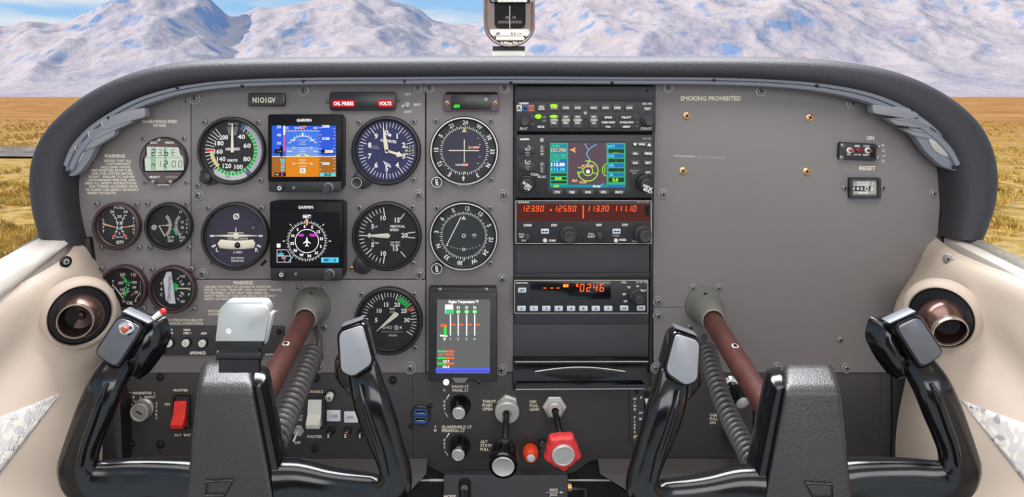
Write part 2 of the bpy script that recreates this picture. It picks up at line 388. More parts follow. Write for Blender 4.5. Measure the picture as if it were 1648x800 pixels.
def noise_mat(name, scale, stops, rough=0.95, detail=8, stretch=None, slope=None, bump=0.0, bscale=5.0, bdist=0.1, far=None):
    m = bpy.data.materials.new(name); m.use_nodes = True; t = m.node_tree; b = t.nodes['Principled BSDF']; b.inputs['Roughness'].default_value = rough; b.inputs['Specular IOR Level'].default_value = 0.1
    g = N(t, 'ShaderNodeTexCoord'); mp_ = N(t, 'ShaderNodeMapping'); mp_.inputs['Scale'].default_value = stretch or (1, 1, 1); t.links.new(g.outputs['Object'], mp_.inputs[0])
    n1 = N(t, 'ShaderNodeTexNoise'); n1.inputs['Scale'].default_value = scale; n1.inputs['Detail'].default_value = detail; n1.inputs['Roughness'].default_value = 0.62; t.links.new(mp_.outputs[0], n1.inputs[0])
    r = N(t, 'ShaderNodeValToRGB'); t.links.new(n1.outputs[0], r.inputs[0])
    r.color_ramp.elements[0].position = stops[0][0]; r.color_ramp.elements[0].color = lin(stops[0][1]); r.color_ramp.elements[1].position = stops[-1][0]; r.color_ramp.elements[1].color = lin(stops[-1][1])
    for p, c in stops[1:-1]: e_ = r.color_ramp.elements.new(p); e_.color = lin(c)
    col = r.outputs[0]
    if slope:      # blue of shaded slopes painted in where the ground is steep
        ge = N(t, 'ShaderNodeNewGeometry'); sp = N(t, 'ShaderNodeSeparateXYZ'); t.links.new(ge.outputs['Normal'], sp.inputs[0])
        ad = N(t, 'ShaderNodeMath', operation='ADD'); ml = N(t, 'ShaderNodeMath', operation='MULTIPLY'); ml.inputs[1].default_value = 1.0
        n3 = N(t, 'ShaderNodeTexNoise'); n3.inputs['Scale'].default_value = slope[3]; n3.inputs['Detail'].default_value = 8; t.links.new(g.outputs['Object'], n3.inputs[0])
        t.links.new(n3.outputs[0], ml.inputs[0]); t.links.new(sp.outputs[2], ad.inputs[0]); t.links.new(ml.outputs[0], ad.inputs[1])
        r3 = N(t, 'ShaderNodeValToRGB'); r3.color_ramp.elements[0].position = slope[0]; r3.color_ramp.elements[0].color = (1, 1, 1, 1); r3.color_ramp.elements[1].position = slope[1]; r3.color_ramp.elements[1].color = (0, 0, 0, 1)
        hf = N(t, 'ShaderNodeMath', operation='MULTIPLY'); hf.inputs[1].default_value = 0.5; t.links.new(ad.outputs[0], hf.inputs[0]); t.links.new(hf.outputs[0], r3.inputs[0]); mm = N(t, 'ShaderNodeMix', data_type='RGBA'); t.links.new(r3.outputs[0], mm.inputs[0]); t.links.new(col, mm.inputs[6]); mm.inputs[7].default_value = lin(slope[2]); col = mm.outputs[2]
    if far:        # another kind of ground cover farther out: (y0, y1, colour a, colour b)
        sp = N(t, 'ShaderNodeSeparateXYZ'); t.links.new(g.outputs['Object'], sp.inputs[0])
        mr = N(t, 'ShaderNodeMapRange'); mr.inputs[1].default_value = far[0]; mr.inputs[2].default_value = far[1]; t.links.new(sp.outputs[1], mr.inputs[0])
        n4 = N(t, 'ShaderNodeTexNoise'); n4.inputs['Scale'].default_value = 0.12; n4.inputs['Detail'].default_value = 9; n4.inputs['Roughness'].default_value = 0.7
        q = N(t, 'ShaderNodeMapping'); q.inputs['Scale'].default_value = (0.35, 1.6, 1); t.links.new(g.outputs['Object'], q.inputs[0]); t.links.new(q.outputs[0], n4.inputs[0])
        r4 = N(t, 'ShaderNodeValToRGB'); r4.color_ramp.elements[0].position = 0.38; r4.color_ramp.elements[0].color = lin(far[2]); r4.color_ramp.elements[1].position = 0.62; r4.color_ramp.elements[1].color = lin(far[3]); t.links.new(n4.outputs[0], r4.inputs[0])
        mm = N(t, 'ShaderNodeMix', data_type='RGBA'); t.links.new(mr.outputs[0], mm.inputs[0]); t.links.new(col, mm.inputs[6]); t.links.new(r4.outputs[0], mm.inputs[7]); col = mm.outputs[2]
    t.links.new(col, b.inputs['Base Color'])
    if bump:
        n2 = N(t, 'ShaderNodeTexNoise'); n2.inputs['Scale'].default_value = bscale; n2.inputs['Detail'].default_value = 8; t.links.new(g.outputs['Object'], n2.inputs[0])
        bp = N(t, 'ShaderNodeBump'); bp.inputs['Strength'].default_value = bump; bp.inputs['Distance'].default_value = bdist; t.links.new(n2.outputs[0], bp.inputs['Height']); t.links.new(bp.outputs[0], b.inputs['Normal'])
    return m
M['ground'] = noise_mat('dry_steppe', 2.2, [(0.30, (124, 96, 50)), (0.46, (214, 168, 84)), (0.60, (244, 206, 128)), (0.75, (158, 142, 62))], bump=1.0, bscale=7.0, bdist=0.06, far=(14, 60, (190, 122, 58), (226, 172, 104)))
M['mount'] = noise_mat('dusted_mountain', 0.0022, [(0.30, (182, 174, 186)), (0.5, (214, 202, 200)), (0.7, (200, 187, 187))], slope=(0.565, 0.655, (138, 164, 198), 0.009), bump=0.8, bscale=0.02, bdist=18)  # the steep-slope blue is mountain shadow painted into the colour
M['scrub'] = noise_mat('dry_scrub', 1.2, [(0.35, (150, 120, 60)), (0.5, (222, 186, 104)), (0.7, (176, 164, 84))])
M['road'] = noise_mat('gravel_road', 3.0, [(0.4, (140, 132, 120)), (0.6, (172, 160, 140))])

vs = []; fs = []; NR, NA = 170, 150
for i in range(NR):
    r = 2.2 * (2900 / 2.2) ** (i / (NR - 1))
    for j in range(NA):
        a = math.radians(-62 + 124 * j / (NA - 1)); x = r * math.sin(a); y = -0.9 + r * math.cos(a)
        amp = 0.05 + min(0.5, r * 0.0012)
        h = amp * (noise.noise(Vector((x * .9, y * .9, 3))) * .6 + noise.noise(Vector((x * .25, y * .25, 7))))
        vs.append((x, y, h - 0.05))
for i in range(NR - 1):
    for j in range(NA - 1): a = i * NA + j; fs.append((a, a + 1, a + NA + 1, a + NA))
world_mesh('floor_plain', vs, fs, [M['ground']], kind='structure')

sky = [(-2600, 60), (-900, 30), (-400, 45), (-80, 50), (0, 47), (45, 33), (95, 38), (140, 22), (180, -4), (240, -28), (315, -10), (372, 34), (420, 14), (480, 6), (560, -26), (640, -6), (700, 24), (770, 34), (830, 14), (900, -4), (1000, -30), (1200, -45), (1400, -35), (1650, -40), (2100, -10), (3000, 20), (4500, 60)]
def crest(px):
    if px <= sky[0][0]: return sky[0][1]
    for (a, b), (c, d) in zip(sky, sky[1:]):
        if px <= c:
            t = (px - a) / (c - a); t = t * t * (3 - 2 * t) * .5 + t * .5; return b + (d - b) * t
    return sky[-1][1]
def ridged(p, oc=5):
    s_ = 0; a = 1; f = 1; tot = 0
    for _ in range(oc): n_ = 1 - abs(noise.noise(p * f + Vector((0, 0, 11 * f)))) * 2; s_ += a * n_ * n_; tot += a; a *= .5; f *= 2.07
    return s_ / tot
vs = []; fs = []; NX, NY = 520, 150
for i in range(NY):
    y = 2500 + 4100 * (i / (NY - 1)) ** 1.1
    for j in range(NX):
        x = (-1 + 2 * j / (NX - 1)) * 1.35 * y * 0.9
        px = PX + 1200 * x / (y + .9); H = (155 - crest(px)) / 1200 * 6000
        t = max(0, min(1, (y - 2900) / 3000)); t2 = t * t * (3 - 2 * t); ramp_ = 0.12 * min(1, (y - 2500) / 900) + 0.88 * t2
        rg = ridged(Vector((x * .00075, y * .00055, 1.5)), 6); n2 = noise.noise(Vector((x * .0006, y * .0006, 9)))
        h = H * ramp_ * (0.90 + 0.14 * rg) + 170 * (rg - .45) * math.sin(PI * min(1, t * 1.0)) ** .8 + 50 * n2 * t
        h += 12 * noise.noise(Vector((x * .006, y * .006, 2))) * min(1, t * 3)
        if y > 6000: h -= (y - 6000) * .5
        vs.append((x, y, max(h, -3) - 2))
for i in range(NY - 1):
    for j in range(NX - 1): a = i * NX + j; fs.append((a, a + 1, a + NX + 1, a + NX))
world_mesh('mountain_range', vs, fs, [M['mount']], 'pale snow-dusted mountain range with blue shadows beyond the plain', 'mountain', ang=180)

# dry tufts over the plain: nobody could count the stalks
vs = []; fs = []
def tuft(x, y, R):
    for _ in range(12):
        a = random.uniform(0, 2 * PI); r = random.uniform(0, R * .7); bx = x + r * math.cos(a); by = y + r * math.sin(a); h = R * random.uniform(.5, 1.1); w_ = R * .16
        lx = math.cos(a) * h * random.uniform(.1, .9); ly = math.sin(a) * h * random.uniform(.1, .9); c = random.uniform(0, PI); k = len(vs)
        vs.extend([(bx - w_ * math.cos(c), by - w_ * math.sin(c), -.04), (bx + w_ * math.cos(c), by + w_ * math.sin(c), -.04), (bx + lx * .6 + w_ * .6, by + ly * .6, h * .7), (bx + lx, by + ly, h)]); fs.append((k, k + 1, k + 2)); fs.append((k, k + 2, k + 3))
for side, p0, p1 in ((-1, -60, 140), (1, 1530, 1720)):
    for _ in range(3200):
        r = 5.5 * (60 / 5.5) ** random.random(); px = random.uniform(p0, p1); x = (px - PX) / 1200 * r + random.gauss(0, .2)
        if side < 0 and 20 < r < 27: continue
        if noise.noise(Vector((x * .5, r * .35, 5))) < -0.05: continue
        tuft(x, r - .9, random.uniform(.025, .08) * (1 + r * .015))
world_mesh('dry_scrub', vs, fs, [M['scrub']], 'dry yellow and olive scrub tufts scattered over the plain', 'grass', kind='stuff')
vs = [];
for k in range(41):
    x = -26 + k * 0.6
    for yy, z in ((22.6, .06), (23.0, .16), (23.15, .16), (23.4, .08), (24.6, .08), (24.9, .2), (25.05, .2), (25.4, .04)): vs.append((x, yy + .1 * math.sin(x), z))
fs = []; fm = []
for k in range(40):
    for j in range(7): a = k * 8 + j; fs.append((a, a + 8, a + 9, a + 1)); fm.append(1 if j in (1, 5) else 0)
M['road_edge'] = mat('dark_kerb', (46, 40, 36), 0.9)
world_mesh('gravel_road', vs, fs, [M['road'], M['road_edge']], 'grey gravel road between two dark kerbs crossing the plain at left', 'road', fm=fm)

# ------------------------------------------------------------------ cabin shell
def slab(name, x0, y0, z0, x1, y1, z1, m, kind='structure', label=None, cat=None):
    v = [(x, y, z) for x in (x0, x1) for y in (y0, y1) for z in (z0, z1)]
    f = [(0, 1, 3, 2), (4, 6, 7, 5), (0, 4, 5, 1), (2, 3, 7, 6), (0, 2, 6, 4), (1, 5, 7, 3)]
    o = world_mesh(name, v, f, [m], label, cat, kind); return o
slab('reflection_block_wall', -.72, -2.42, EYE - 1.0, .74, -2.38, EYE + .70, M['plate'])  # unseen dark wall, added to darken reflections in the glossy yokes
slab('sun_block_roof', -5.2, -1.55, EYE + .70, 5.2, 0.22, EYE + .82, M['cream'])  # unseen roof and wing slab, added to keep the sun off the cockpit
b = MB(); b.prism(rpoly([(138, 330), (148, 250), (190, 205), (300, 156), (500, 140), (1200, 141), (1400, 172), (1478, 232), (1500, 320), (1494, 600), (1486, 1300), (160, 1300), (160, 600)], 6), -18, -9, 'void'); solo('wall_front', None, None, 800, 400, 0, b, kind='structure')
slab('floor_footwell', -.55, -.9, EYE - 1.0, .57, .05, EYE - .95, M['void'])

XL, XR = 0.5, 0.541
def sillz(side, d): return -0.172 - (0.24 if side < 0 else 0.12) * min(d, .3)
def wallX(side, d, z):
    X0 = XL if side < 0 else XR
    inn = 0.0
    t = max(0, min(1, (-z - .20) / .24)); inn += (.036 if side < 0 else .05) * t * t * (3 - 2 * t)
    bz = -.252; bd = .035
    inn += .058 * math.exp(-((d - bd) / .062) ** 2 - ((z - bz) / .052) ** 2)
    inn += .018 * math.exp(-((d - .09) / .09) ** 2 - ((z - bz + .10) / .09) ** 2)
    inn += .012 * math.exp(-((d - .05) / .07) ** 2 - ((z + .185) / .03) ** 2)
    fd = z + .20 + .55 * d; inn -= .012 * math.exp(-(fd / .03) ** 2) * min(1, d / .08)
    inn += .02 * math.exp(-((z + .47 - .5 * (d - .1)) / .035) ** 2)
    inn -= .10 * max(0, d - .1) ** 1.3
    return side * (X0 - inn)
def hit(side, px, py):      # where the line of sight meets the side moulding
    lo = None; dprev = 0.0
    for i in range(0, 500):
        d = i * .001; p = P(px, py, d); z = p.z - EYE
        v = side * p.x - side * wallX(side, d, z)
        if i and v <= 0 < vp: return d
        vp = v
    return .05
def side_wall(name, side):
    ds = [-.012, -.004] + [i * .0075 for i in range(0, 60)] + [.5, .58, .68]
    zs = [i / 54 for i in range(55)]; vs = []; fs = []
    for d in ds:
        z0 = sillz(side, d)
        for t in zs:
            z = z0 + (-.66 - z0) * t; x = wallX(side, d, z)
            e_ = max(0, 1 - t / .035); x += side * .008 * e_ * e_
            vs.append((x, -d, EYE + z))
    n = len(zs)
    for i in range(len(ds) - 1):
        for j in range(n - 1): a = i * n + j; fs.append((a, a + 1, a + n + 1, a + n))
    o = world_mesh(name, vs, fs, [M['cream']], kind='structure', ang=180)
    md = o.modifiers.new('thickness', 'SOLIDIFY'); md.thickness = .004; md.offset = 0
    return o
side_wall('wall_left', -1); side_wall('wall_right', 1)
def strip3(name, side, prof, m, d0=-.03, d1=.68, kind='structure'):
    ds = [d0 + (d1 - d0) * i / 40 for i in range(41)]; vs = []; fs = []; n = len(prof(0.0))
    for d in ds:
        for x, z in prof(d): vs.append((side * x, -d, EYE + z))
    for i in range(40):
        for j in range(n): a = i * n + j; b = i * n + (j + 1) % n; fs.append((a, b, b + n, a + n))
    fs.append(tuple(range(n))); fs.append(tuple(40 * n + k for k in range(n)))
    return world_mesh(name, vs, fs, [m], kind=kind, ang=50)
def prof_left(d):
    b = sillz(-1, max(d, 0)); h = .010 + .10 * max(0, min(d, .25)); x = XL - .001
    return [(x - .003, b + .003), (x - .005, b + h * .5), (x - .002, b + h * .85), (x + .008, b + h), (x + .030, b + h), (x + .030, b - .02), (x, b - .02), (x, b + .001)]
strip3('trim_1', -1, prof_left, M['sill'])
def prof_right(d):
    b = sillz(1, max(d, 0)); x = XR
    return [(x + .004, b - .004), (x + .004, b + .002), (x + .009, b + .005), (x + .018, b + .004), (x + .018, b - .02), (x + .004, b - .02)]
strip3('trim_2', 1, prof_right, M['sill'])
def seal(side, X0):
    def f(d):
        b = sillz(side, max(d, 0)); k = 0; h = .012 + .03 * max(0, min(d, .3)); x = X0 + (.030 if side < 0 else .018)
        wv = .0015 * math.sin(d * 160)
        return [(x, b - .03), (x, b + h * .45 + wv), (x + .005, b + h * .75), (x + .011, b + h * .7 + wv), (x + .013, b - .03)]
    return f
strip3('trim_3', -1, seal(-1, XL), M['hull']); strip3('trim_4', 1, seal(1, XR), M['hull'])
def wall_patch(name, side, pts, m, label, cat, off=.0022, nsub=14):
    # a thin sheet lying on the side moulding, its outline taken off the photograph: pts = tip, lower far corner, upper far corner
    tip, lo_, up_ = [Vector(p) for p in pts]; vs = []; fs = []
    for i in range(nsub + 1):
        t = i / nsub; a = tip.lerp(up_, t); b = tip.lerp(lo_, t)
        for j in range(7):
            q = a.lerp(b, j / 6); d = hit(side, q.x, q.y); p = P(q.x, q.y, d); p.x -= side * off; vs.append(tuple(p))
    for i in range(nsub):
        for j in range(6): a = i * 7 + j; fs.append((a, a + 1, a + 8, a + 7))
    o = world_mesh(name, vs, fs, [m], label, cat, ang=180); md = o.modifiers.new('thickness', 'SOLIDIFY'); md.thickness = .002; md.offset = 0; return o
lf = wall_patch('fabric_insert', -1, [(94, 633), (-60, 835), (-60, 693)], M['fabric'], 'grey patterned fabric triangle set in the left cream side wall', 'fabric insert')
rf = wall_patch('fabric_insert', 1, [(1551, 645), (1720, 860), (1720, 706)], M['fabric'], 'grey patterned fabric triangle set in the right cream side wall', 'fabric insert')
def wall_screw(side, px, py, r, kind, label):
    d = hit(side, px, py); b = MB(); ax = (-side * .75, 0, .66)
    b.lathe(px, py, [(r, -1), (r, 1.2), (r * .8, 2.4)], kind, 24, ax); b.lathe(px, py, [(r * .6, 1.5), (r * .5, 3.2), (r * .2, 3.4)], 'steel', 18, ax)
    b.lathe(px, py, [(r * .22, 3.3), (r * .2, 3.7)], 'void', 8, ax)
    return solo('trim_screw', label, 'screw', px, py, d, b)
wall_screw(-1, 106, 421, 9, 'screw_bk', 'round screw with a dark cup washer high on the left cream side wall')
wall_screw(1, 1527, 417, 9, 'screw_lt', 'round pale screw in a cup washer high on the right cream side wall')
wall_screw(-1, 68, 655, 7, 'screw_lt', 'small screw through the tip of the left patterned fabric triangle')
wall_screw(1, 1568, 660, 7, 'screw_lt', 'small screw through the tip of the right patterned fabric triangle')

def vent(side, px, py, label, mx, my):
    d = hit(side, px, py) + .011; t = thing('air_vent', label, 'air vent', px, py, d, 'eyeball air vents'); ax = Vector((-side * math.sin(math.radians(40)), 0, math.cos(math.radians(40))))
    b = MB(); b.lathe(px, py, [(60, -16), (57, -4), (52, 2), (48.5, 3), (46.5, 0), (46, -8)], 'cream', 56, ax, 0, False, False); part(t, 'surround', b)
    b = MB(); b.lathe(px, py, [(47, -2), (46, 0.5), (44, -2), (40, -12), (10, -16)], 'gloss2', 56, ax, 0, True, True); part(t, 'socket', b)
    b = MB(); bx, by = px + mx * .0, py + my * .0
    v = Vector((mx, my, 34)).normalized()
    b.lathe(bx, by, [(22, -14), (33, -4), (35.5, 6), (34, 16), (30, 24), (26, 30)], 'bronze', 48, tuple(v), -4, False, False); part(t, 'eyeball', b)
    b = MB(); b.lathe(bx, by, [(26, 27), (27, 32), (27.5, 36), (26.5, 38), (25, 38), (24.4, 35)], 'bronze_ring', 48, tuple(v), -4, False, False); nz_ = part(t, 'nozzle', b)
    b = MB(); b.lathe(bx, by, [(24.6, 36), (23.4, 20), (20, 6), (7, 3), (5, 7), (1, 8)], 'bronze_dark', 48, tuple(v), -4, False, True); part(nz_, 'nozzle_interior', b, 'dark inside of the nozzle')
    return t
vent(-1, 129, 508, 'round bronze eyeball air vent in the left cream side wall', 9, 0)
vent(1, 1514, 511, 'round bronze eyeball air vent in the right cream side wall, partly behind the yoke', -3, 14)

# ------------------------------------------------------------------ glareshield
def sweep(name, outer, inner, prof, m, d, label, cat, sub=5, par=None, ang=60):
    o_ = catmull(outer, sub); i_ = catmull(inner, sub); vs = []; fs = []; n = len(prof)
    for a, b in zip(o_, i_):
        A = P(a[0], a[1], d); B = P(b[0], b[1], d)
        for t, q in prof: p = A.lerp(B, t); vs.append((p.x, p.y - q, p.z))
    for i in range(len(o_) - 1):
        for j in range(n - 1): k = i * n + j; fs.append((k, k + 1, k + n + 1, k + n))
    fs.append(tuple(range(n))); fs.append(tuple((len(o_) - 1) * n + k for k in range(n)))
    return world_mesh(name, vs, fs, [m], label, cat, ang=ang, parent=par)
outer = [(80, 384), (67, 340), (61, 293), (66, 248), (84, 211), (112, 180), (150, 151), (200, 125), (262, 106), (340, 96), (480, 92.5), (650, 91), (824, 90), (1000, 91), (1150, 91), (1290, 94), (1375, 103), (1440, 118), (1495, 142), (1540, 173), (1571, 209), (1588, 252), (1591, 297), (1582, 340), (1566, 378)]
inner = [(142, 390), (131, 345), (127, 300), (133, 262), (150, 228), (182, 194), (225, 168), (275, 150), (340, 138), (480, 132), (650, 131), (824, 130), (1000, 131), (1150, 132), (1265, 138), (1345, 149), (1405, 168), (1450, 193), (1485, 222), (1506, 258), (1514, 298), (1514, 340), (1509, 378)]
inner = catmull(inner, 12); o2 = catmull(outer, 12)
inner = [inner[round(i * (len(inner) - 1) / 48)] for i in range(49)]; o2 = [o2[round(i * (len(o2) - 1) / 48)] for i in range(49)]
prof = [(0.25, -.42), (0.0, -.40), (0.0, -.02)]
for i in range(13): a = PI * i / 12; prof.append((0.5 - 0.5 * math.cos(a) * abs(math.cos(a)) ** -.15 if abs(math.cos(a)) > .01 else .5, .036 * math.sin(a) ** .8 if 0 < i < 12 else 0))
prof.append((1.0, -.01))
sweep('glareshield', o2, inner, prof, M['pad'], 0.0, 'padded dark grey vinyl glareshield arching over the instrument panel', 'glareshield', 2)
lamp = thing('glareshield_lamp', 'blue-grey plastic light strip under the lip of the glareshield', 'light strip', 824, 130, .024)
so = [(104, 264), (116, 236), (140, 208), (170, 186), (205, 166), (245, 150), (300, 137), (380, 128), (500, 124), (650, 123), (824, 122), (1000, 123), (1150, 124), (1270, 129), (1350, 138), (1415, 153), (1470, 178), (1512, 206), (1538, 230), (1551, 256)]
si = [(122, 274), (135, 248), (155, 222), (183, 200), (215, 180), (253, 164), (305, 150), (380, 141), (500, 137), (650, 136), (824, 135), (1000, 136), (1150, 137), (1262, 142), (1340, 152), (1400, 168), (1452, 192), (1494, 220), (1518, 243), (1534, 268)]
def sub_sweep(name, outer, inner, prof, m, d, par):
    o = sweep(name, outer, inner, prof, m, d, None, None, 6, None, 40); me = o.data
    L = par.location
    for v in me.vertices: v.co = v.co - L
    o.parent = par; return o
sub_sweep('lip', so, si, [(0, -.02), (0, .001), (.04, .004), (.12, .005), (.40, .004), (.45, .001), (.5, .004), (.62, .0055), (.9, .0045), (1, .002), (1, -.012)], M['strip'], .024, lamp)
def lampbits(side):
    L = [(104, 272), (103, 258), (112, 240), (130, 218), (158, 195), (190, 176), (202, 186), (180, 207), (158, 230), (146, 256), (128, 280), (112, 286)] if side < 0 else [(1551, 262), (1546, 243), (1530, 222), (1500, 198), (1468, 180), (1450, 188), (1466, 212), (1490, 246), (1514, 268), (1537, 276), (1548, 272)]
    b = MB(); b.prism(rpoly(L, 8), -14, 1.5, 'strip', 2.5); part(lamp, 'lamp_housing', b)
    b = MB()
    Q = [(117, 262), (121, 250), (130, 240), (138, 238), (137, 248), (130, 260), (122, 266)] if side < 0 else [(1491, 222), (1510, 223), (1529, 232), (1533, 245), (1526, 253), (1514, 250), (1500, 241)]
    b.prism(rpoly(Q, 6), 1, 3.6, 'lens', 1.2); part(lamp, 'lens', b, 'pale frosted lens')
    F = [[(166, 193), (200, 180), (236, 173), (237, 188), (205, 197), (172, 209)], [(145, 210), (168, 203), (205, 190), (216, 196), (190, 208), (150, 226)], [(124, 232), (148, 222), (188, 208), (186, 218), (155, 236), (128, 246)]] if side < 0 else \
        [[(1400, 168), (1440, 172), (1475, 176), (1474, 188), (1460, 192), (1402, 182)], [(1424, 190), (1460, 190), (1498, 193), (1497, 204), (1486, 207), (1440, 201)], [(1448, 206), (1480, 208), (1522, 215), (1520, 223), (1508, 226), (1468, 218)]]
    for fi, f in enumerate(F):
        b = MB(); b.prism(rpoly(f, 3), -10, 7.4 - fi * 1.5, 'strip2', 1.0); lv = part(lamp, 'louver', b)
        e_ = f[0] if side < 0 else f[2]; e2 = f[-1] if side < 0 else f[3]
        b = MB(); b.tube([(e_[0], e_[1] + 2, 5), ((e_[0] + e2[0]) / 2 + side * 1, (e_[1] + e2[1]) / 2, 7), (e2[0], e2[1] - 2, 5)], 1.1, 'lens', 8); part(lv, 'louver_tip', b)
lampbits(-1); lampbits(1)
for x, y in ((288, 141), (178, 190), (490, 131), (652, 131), (822, 133), (984, 133), (1147, 130), (1312, 138), (1464, 177), (113, 277), (1532, 269), (392, 138)):
    screw(lamp, x, y, 3.2, 'screw_bk', q=5)

# ------------------------------------------------------------------ magnetic compass on the glareshield deck
cd = -.10
cp = thing('magnetic_compass', 'magnetic compass in a brown rounded case standing on the glareshield', 'compass', 820, 80, cd)
def oval(k=0.0):
    pts = [(778 + k, -60), (778 + k, 28)]
    for i in range(1, 14): a = PI * i / 14; pts.append((820 - (42 - k) * math.cos(a), 34 + (42 - k) * math.sin(a) ** .85))
    pts += [(861 - k, 28), (861 - k, -60)]
    for i in range(1, 10): a = PI * i / 10; pts.append((820 + (42 - k) * math.cos(a), -60 - (36 - k) * math.sin(a)))
    return pts
b = MB(); b.rings([[(p[0], p[1], -60) for p in oval(4)], [(p[0], p[1], 0) for p in oval(0)], [(p[0], p[1], 3) for p in oval(1.5)], [(p[0], p[1], 1) for p in oval(4)], [(p[0], p[1], -6) for p in oval(6)]], 'brownk'); part(cp, 'housing', b)
b = MB(); r = 4; w0 = rrect(796, -46, 846, 45, 8); b.prism(w0, -6, -4.6, 'void'); b.line(820.5, 9, 820.5, 45, 1.6, -4, 'dim_ink')
b.text('15   12', 822, 27.5, 4, 'dim_ink', -4.2, width=16)
for i in range(19): b.line(803 + i * 2, 33, 803 + i * 2, 36.5 if i % 2 else 38, .5, -4.2, 'dim_ink')
part(cp, 'card_window', b)
b = MB(); b.rings([[(786, 46, -3), (855, 46, -3), (838, 66, -3), (803, 66, -3)], [(788, 47, -.5), (853, 47, -.5), (837, 65, -.5), (804, 65, -.5)]], 'screw_lt')
b.box(796, 50.5, 846, 58, -1, 1.4, 'white', 1, .3); b.box(798, 60, 844, 65, -1, 1.6, 'white', 1, .3); b.flat([(787, 48), (795, 53), (796, 60), (790, 55)], .5, 'ink'); b.flat([(854, 49), (846, 53), (846, 60), (851, 56)], .5, 'ink')
b.text('69', 801.5, 54, 4, 'black_ink', 1.8, bold=.02); b.text('6 3', 826, 54, 4, 'black_ink', 1.8, bold=.02); b.text('STEER', 836, 54, 2.4, 'grey_ink', 1.8)
for x in (806, 811, 814, 825, 829, 835): b.box(x, 67, x + 3.6, 70.5, -3, .6, 'white', .4, .2)
b.box(816, 69, 824, 71.5, -3, .8, 'white', .4, .2)
part(cp, 'correction_card', b)
b = MB(); b.rings([[(790, -46 + 50, -3), (852, 4, -3), (857, -10, -3), (784, -10, -3)], [(792, 3, 1), (850, 3, 1), (855, -10, 1), (786, -10, 1)]], 'screw_bk'); b.box(801, -8, 848, 3.6, 0, 1.8, 'white', 1, .3)
for x in (809, 817, 824, 832, 840): b.line(x, 0, x, 3.6, .5, 2, 'grey_ink')
b.text('C', 793, 0, 5, 'ink', 1.5); b.text('D', 856, 0, 5, 'ink', 1.5); part(cp, 'deviation_card', b)
b = MB(); b.prism([(793, 74), (845, 74), (845, 81), (793, 81)], -40, -4, 'black_ink'); b.prism([(792, 77), (843, 77), (852, 130), (792, 130)], -44, -6, 'white', .8); part(cp, 'base', b, 'white base block')
# ------------------------------------------------------------------ panel sheets
def sheet(name, label, poly, m, q0=-6, q1=0.0, ch=1.0, d=0.0, cat='panel', r=4):
    t = thing(name, label, cat, sum(p[0] for p in poly) / len(poly), sum(p[1] for p in poly) / len(poly), d)
    b = MB(); b.prism(rpoly(poly, r), q0, q1, m, ch); return t, b
lp, b = sheet('instrument_panel', 'grey left-hand panel sheet carrying the small engine gauges and warning notes', [(124, 290), (136, 246), (160, 214), (195, 188), (245, 162), (306, 144), (306.4, 452), (307, 599), (684, 599), (684, 600), (150, 601), (146, 470), (138, 400), (126, 340)], 'panel')
b = MB(); b.prism(rpoly([(124, 290), (136, 246), (160, 214), (195, 186), (245, 160), (306.5, 132), (306.5, 450.5), (684.5, 450.5), (684.5, 600), (150, 600), (146, 470), (136, 400), (126, 340)], 1.5), -6, 0, 'panel', .6)
b.text('MANEUVERING SPEED', 257, 195.5, 4.4, 'cream_ink', width=56, bold=.02); b.text('105 KIAS', 257, 201.5, 4.2, 'cream_ink', width=21, bold=.02)
b.text('WARNING', 184.5, 251, 5.6, 'cream_ink', width=33, bold=.02)
for i, (s_, x0, x1) in enumerate([('ASSURE THAT ALL', 167, 212), ('CONTAMINANTS,', 170, 211), ('INCLUDING WATER,', 163, 211), ('ARE REMOVED FROM FUEL', 147, 213), ('AND FUEL SYSTEM BEFORE', 147, 214), ('FLIGHT.  FAILURE TO ASSURE', 143, 217), ('CONTAMINANT FREE FUEL AND', 141, 218), ('HEED ALL SAFETY INSTRUCTIONS', 137, 220), ('AND OWNER ADVISORIES PRIOR', 143, 222), ('TO FLIGHT CAN RESULT IN BODILY', 138, 224), ('INJURY OR DEATH.', 141, 187)]):
    b.text(s_, (x0 + x1) / 2, 258.5 + i * 5.2, 3.7, 'cream_ink', width=x1 - x0, bold=.012)
b.text('WARNING', 391, 455, 5.4, 'cream_ink', width=32, bold=.02)
for i, (s_, x1) in enumerate([('ASSURE THAT SEAT IS LOCKED IN POSITION', 436), ('PRIOR TO TAXI, TAKE-OFF, AND LANDING.  FAILURE', 453), ('TO PROPERLY LATCH SEAT AND HEED ALL', 432), ('SAFETY INSTRUCTIONS CAN RESULT IN BODILY', 444), ('INJURY OR DEATH.', 373)]):
    b.text(s_, (329 + x1) / 2, 461.6 + i * 4.85, 3.5, 'cream_ink', width=x1 - 329, bold=.012)
b.text('WINTERIZATION KIT MUST BE REMOVED WHEN', 391, 500.5, 3.6, 'cream_ink', width=113, bold=.012); b.text('OUTSIDE AIR TEMPERATURE IS ABOVE 20\u00b0F', 387, 505.5, 3.6, 'cream_ink', width=104, bold=.012)
b.text('WARNING: PITOT HEAT MUST BE ON WHEN OPERATING BELOW', 244, 515, 3.8, 'cream_ink', width=166, bold=.012); b.text('40\u00b0F IN INSTRUMENT METEOROLOGICAL CONDITIONS', 259, 520.3, 3.8, 'cream_ink', width=136, bold=.012)
part(lp, 'panel_sheet', b)
fp, b = sheet('instrument_panel', 'grey main flight panel sheet holding the six large flight instruments', [(308, 132), (684, 132), (684, 449), (308, 449)], 'panel', r=1.5, ch=.6)
b.text('TST', 656, 152, 3.8, 'cream_ink', width=11, bold=.01); b.text('BRT', 672, 168.5, 3.8, 'cream_ink', width=12, bold=.01); b.text('DIM', 656.5, 180, 3.8, 'cream_ink', width=11, bold=.01); part(fp, 'panel_sheet', b)
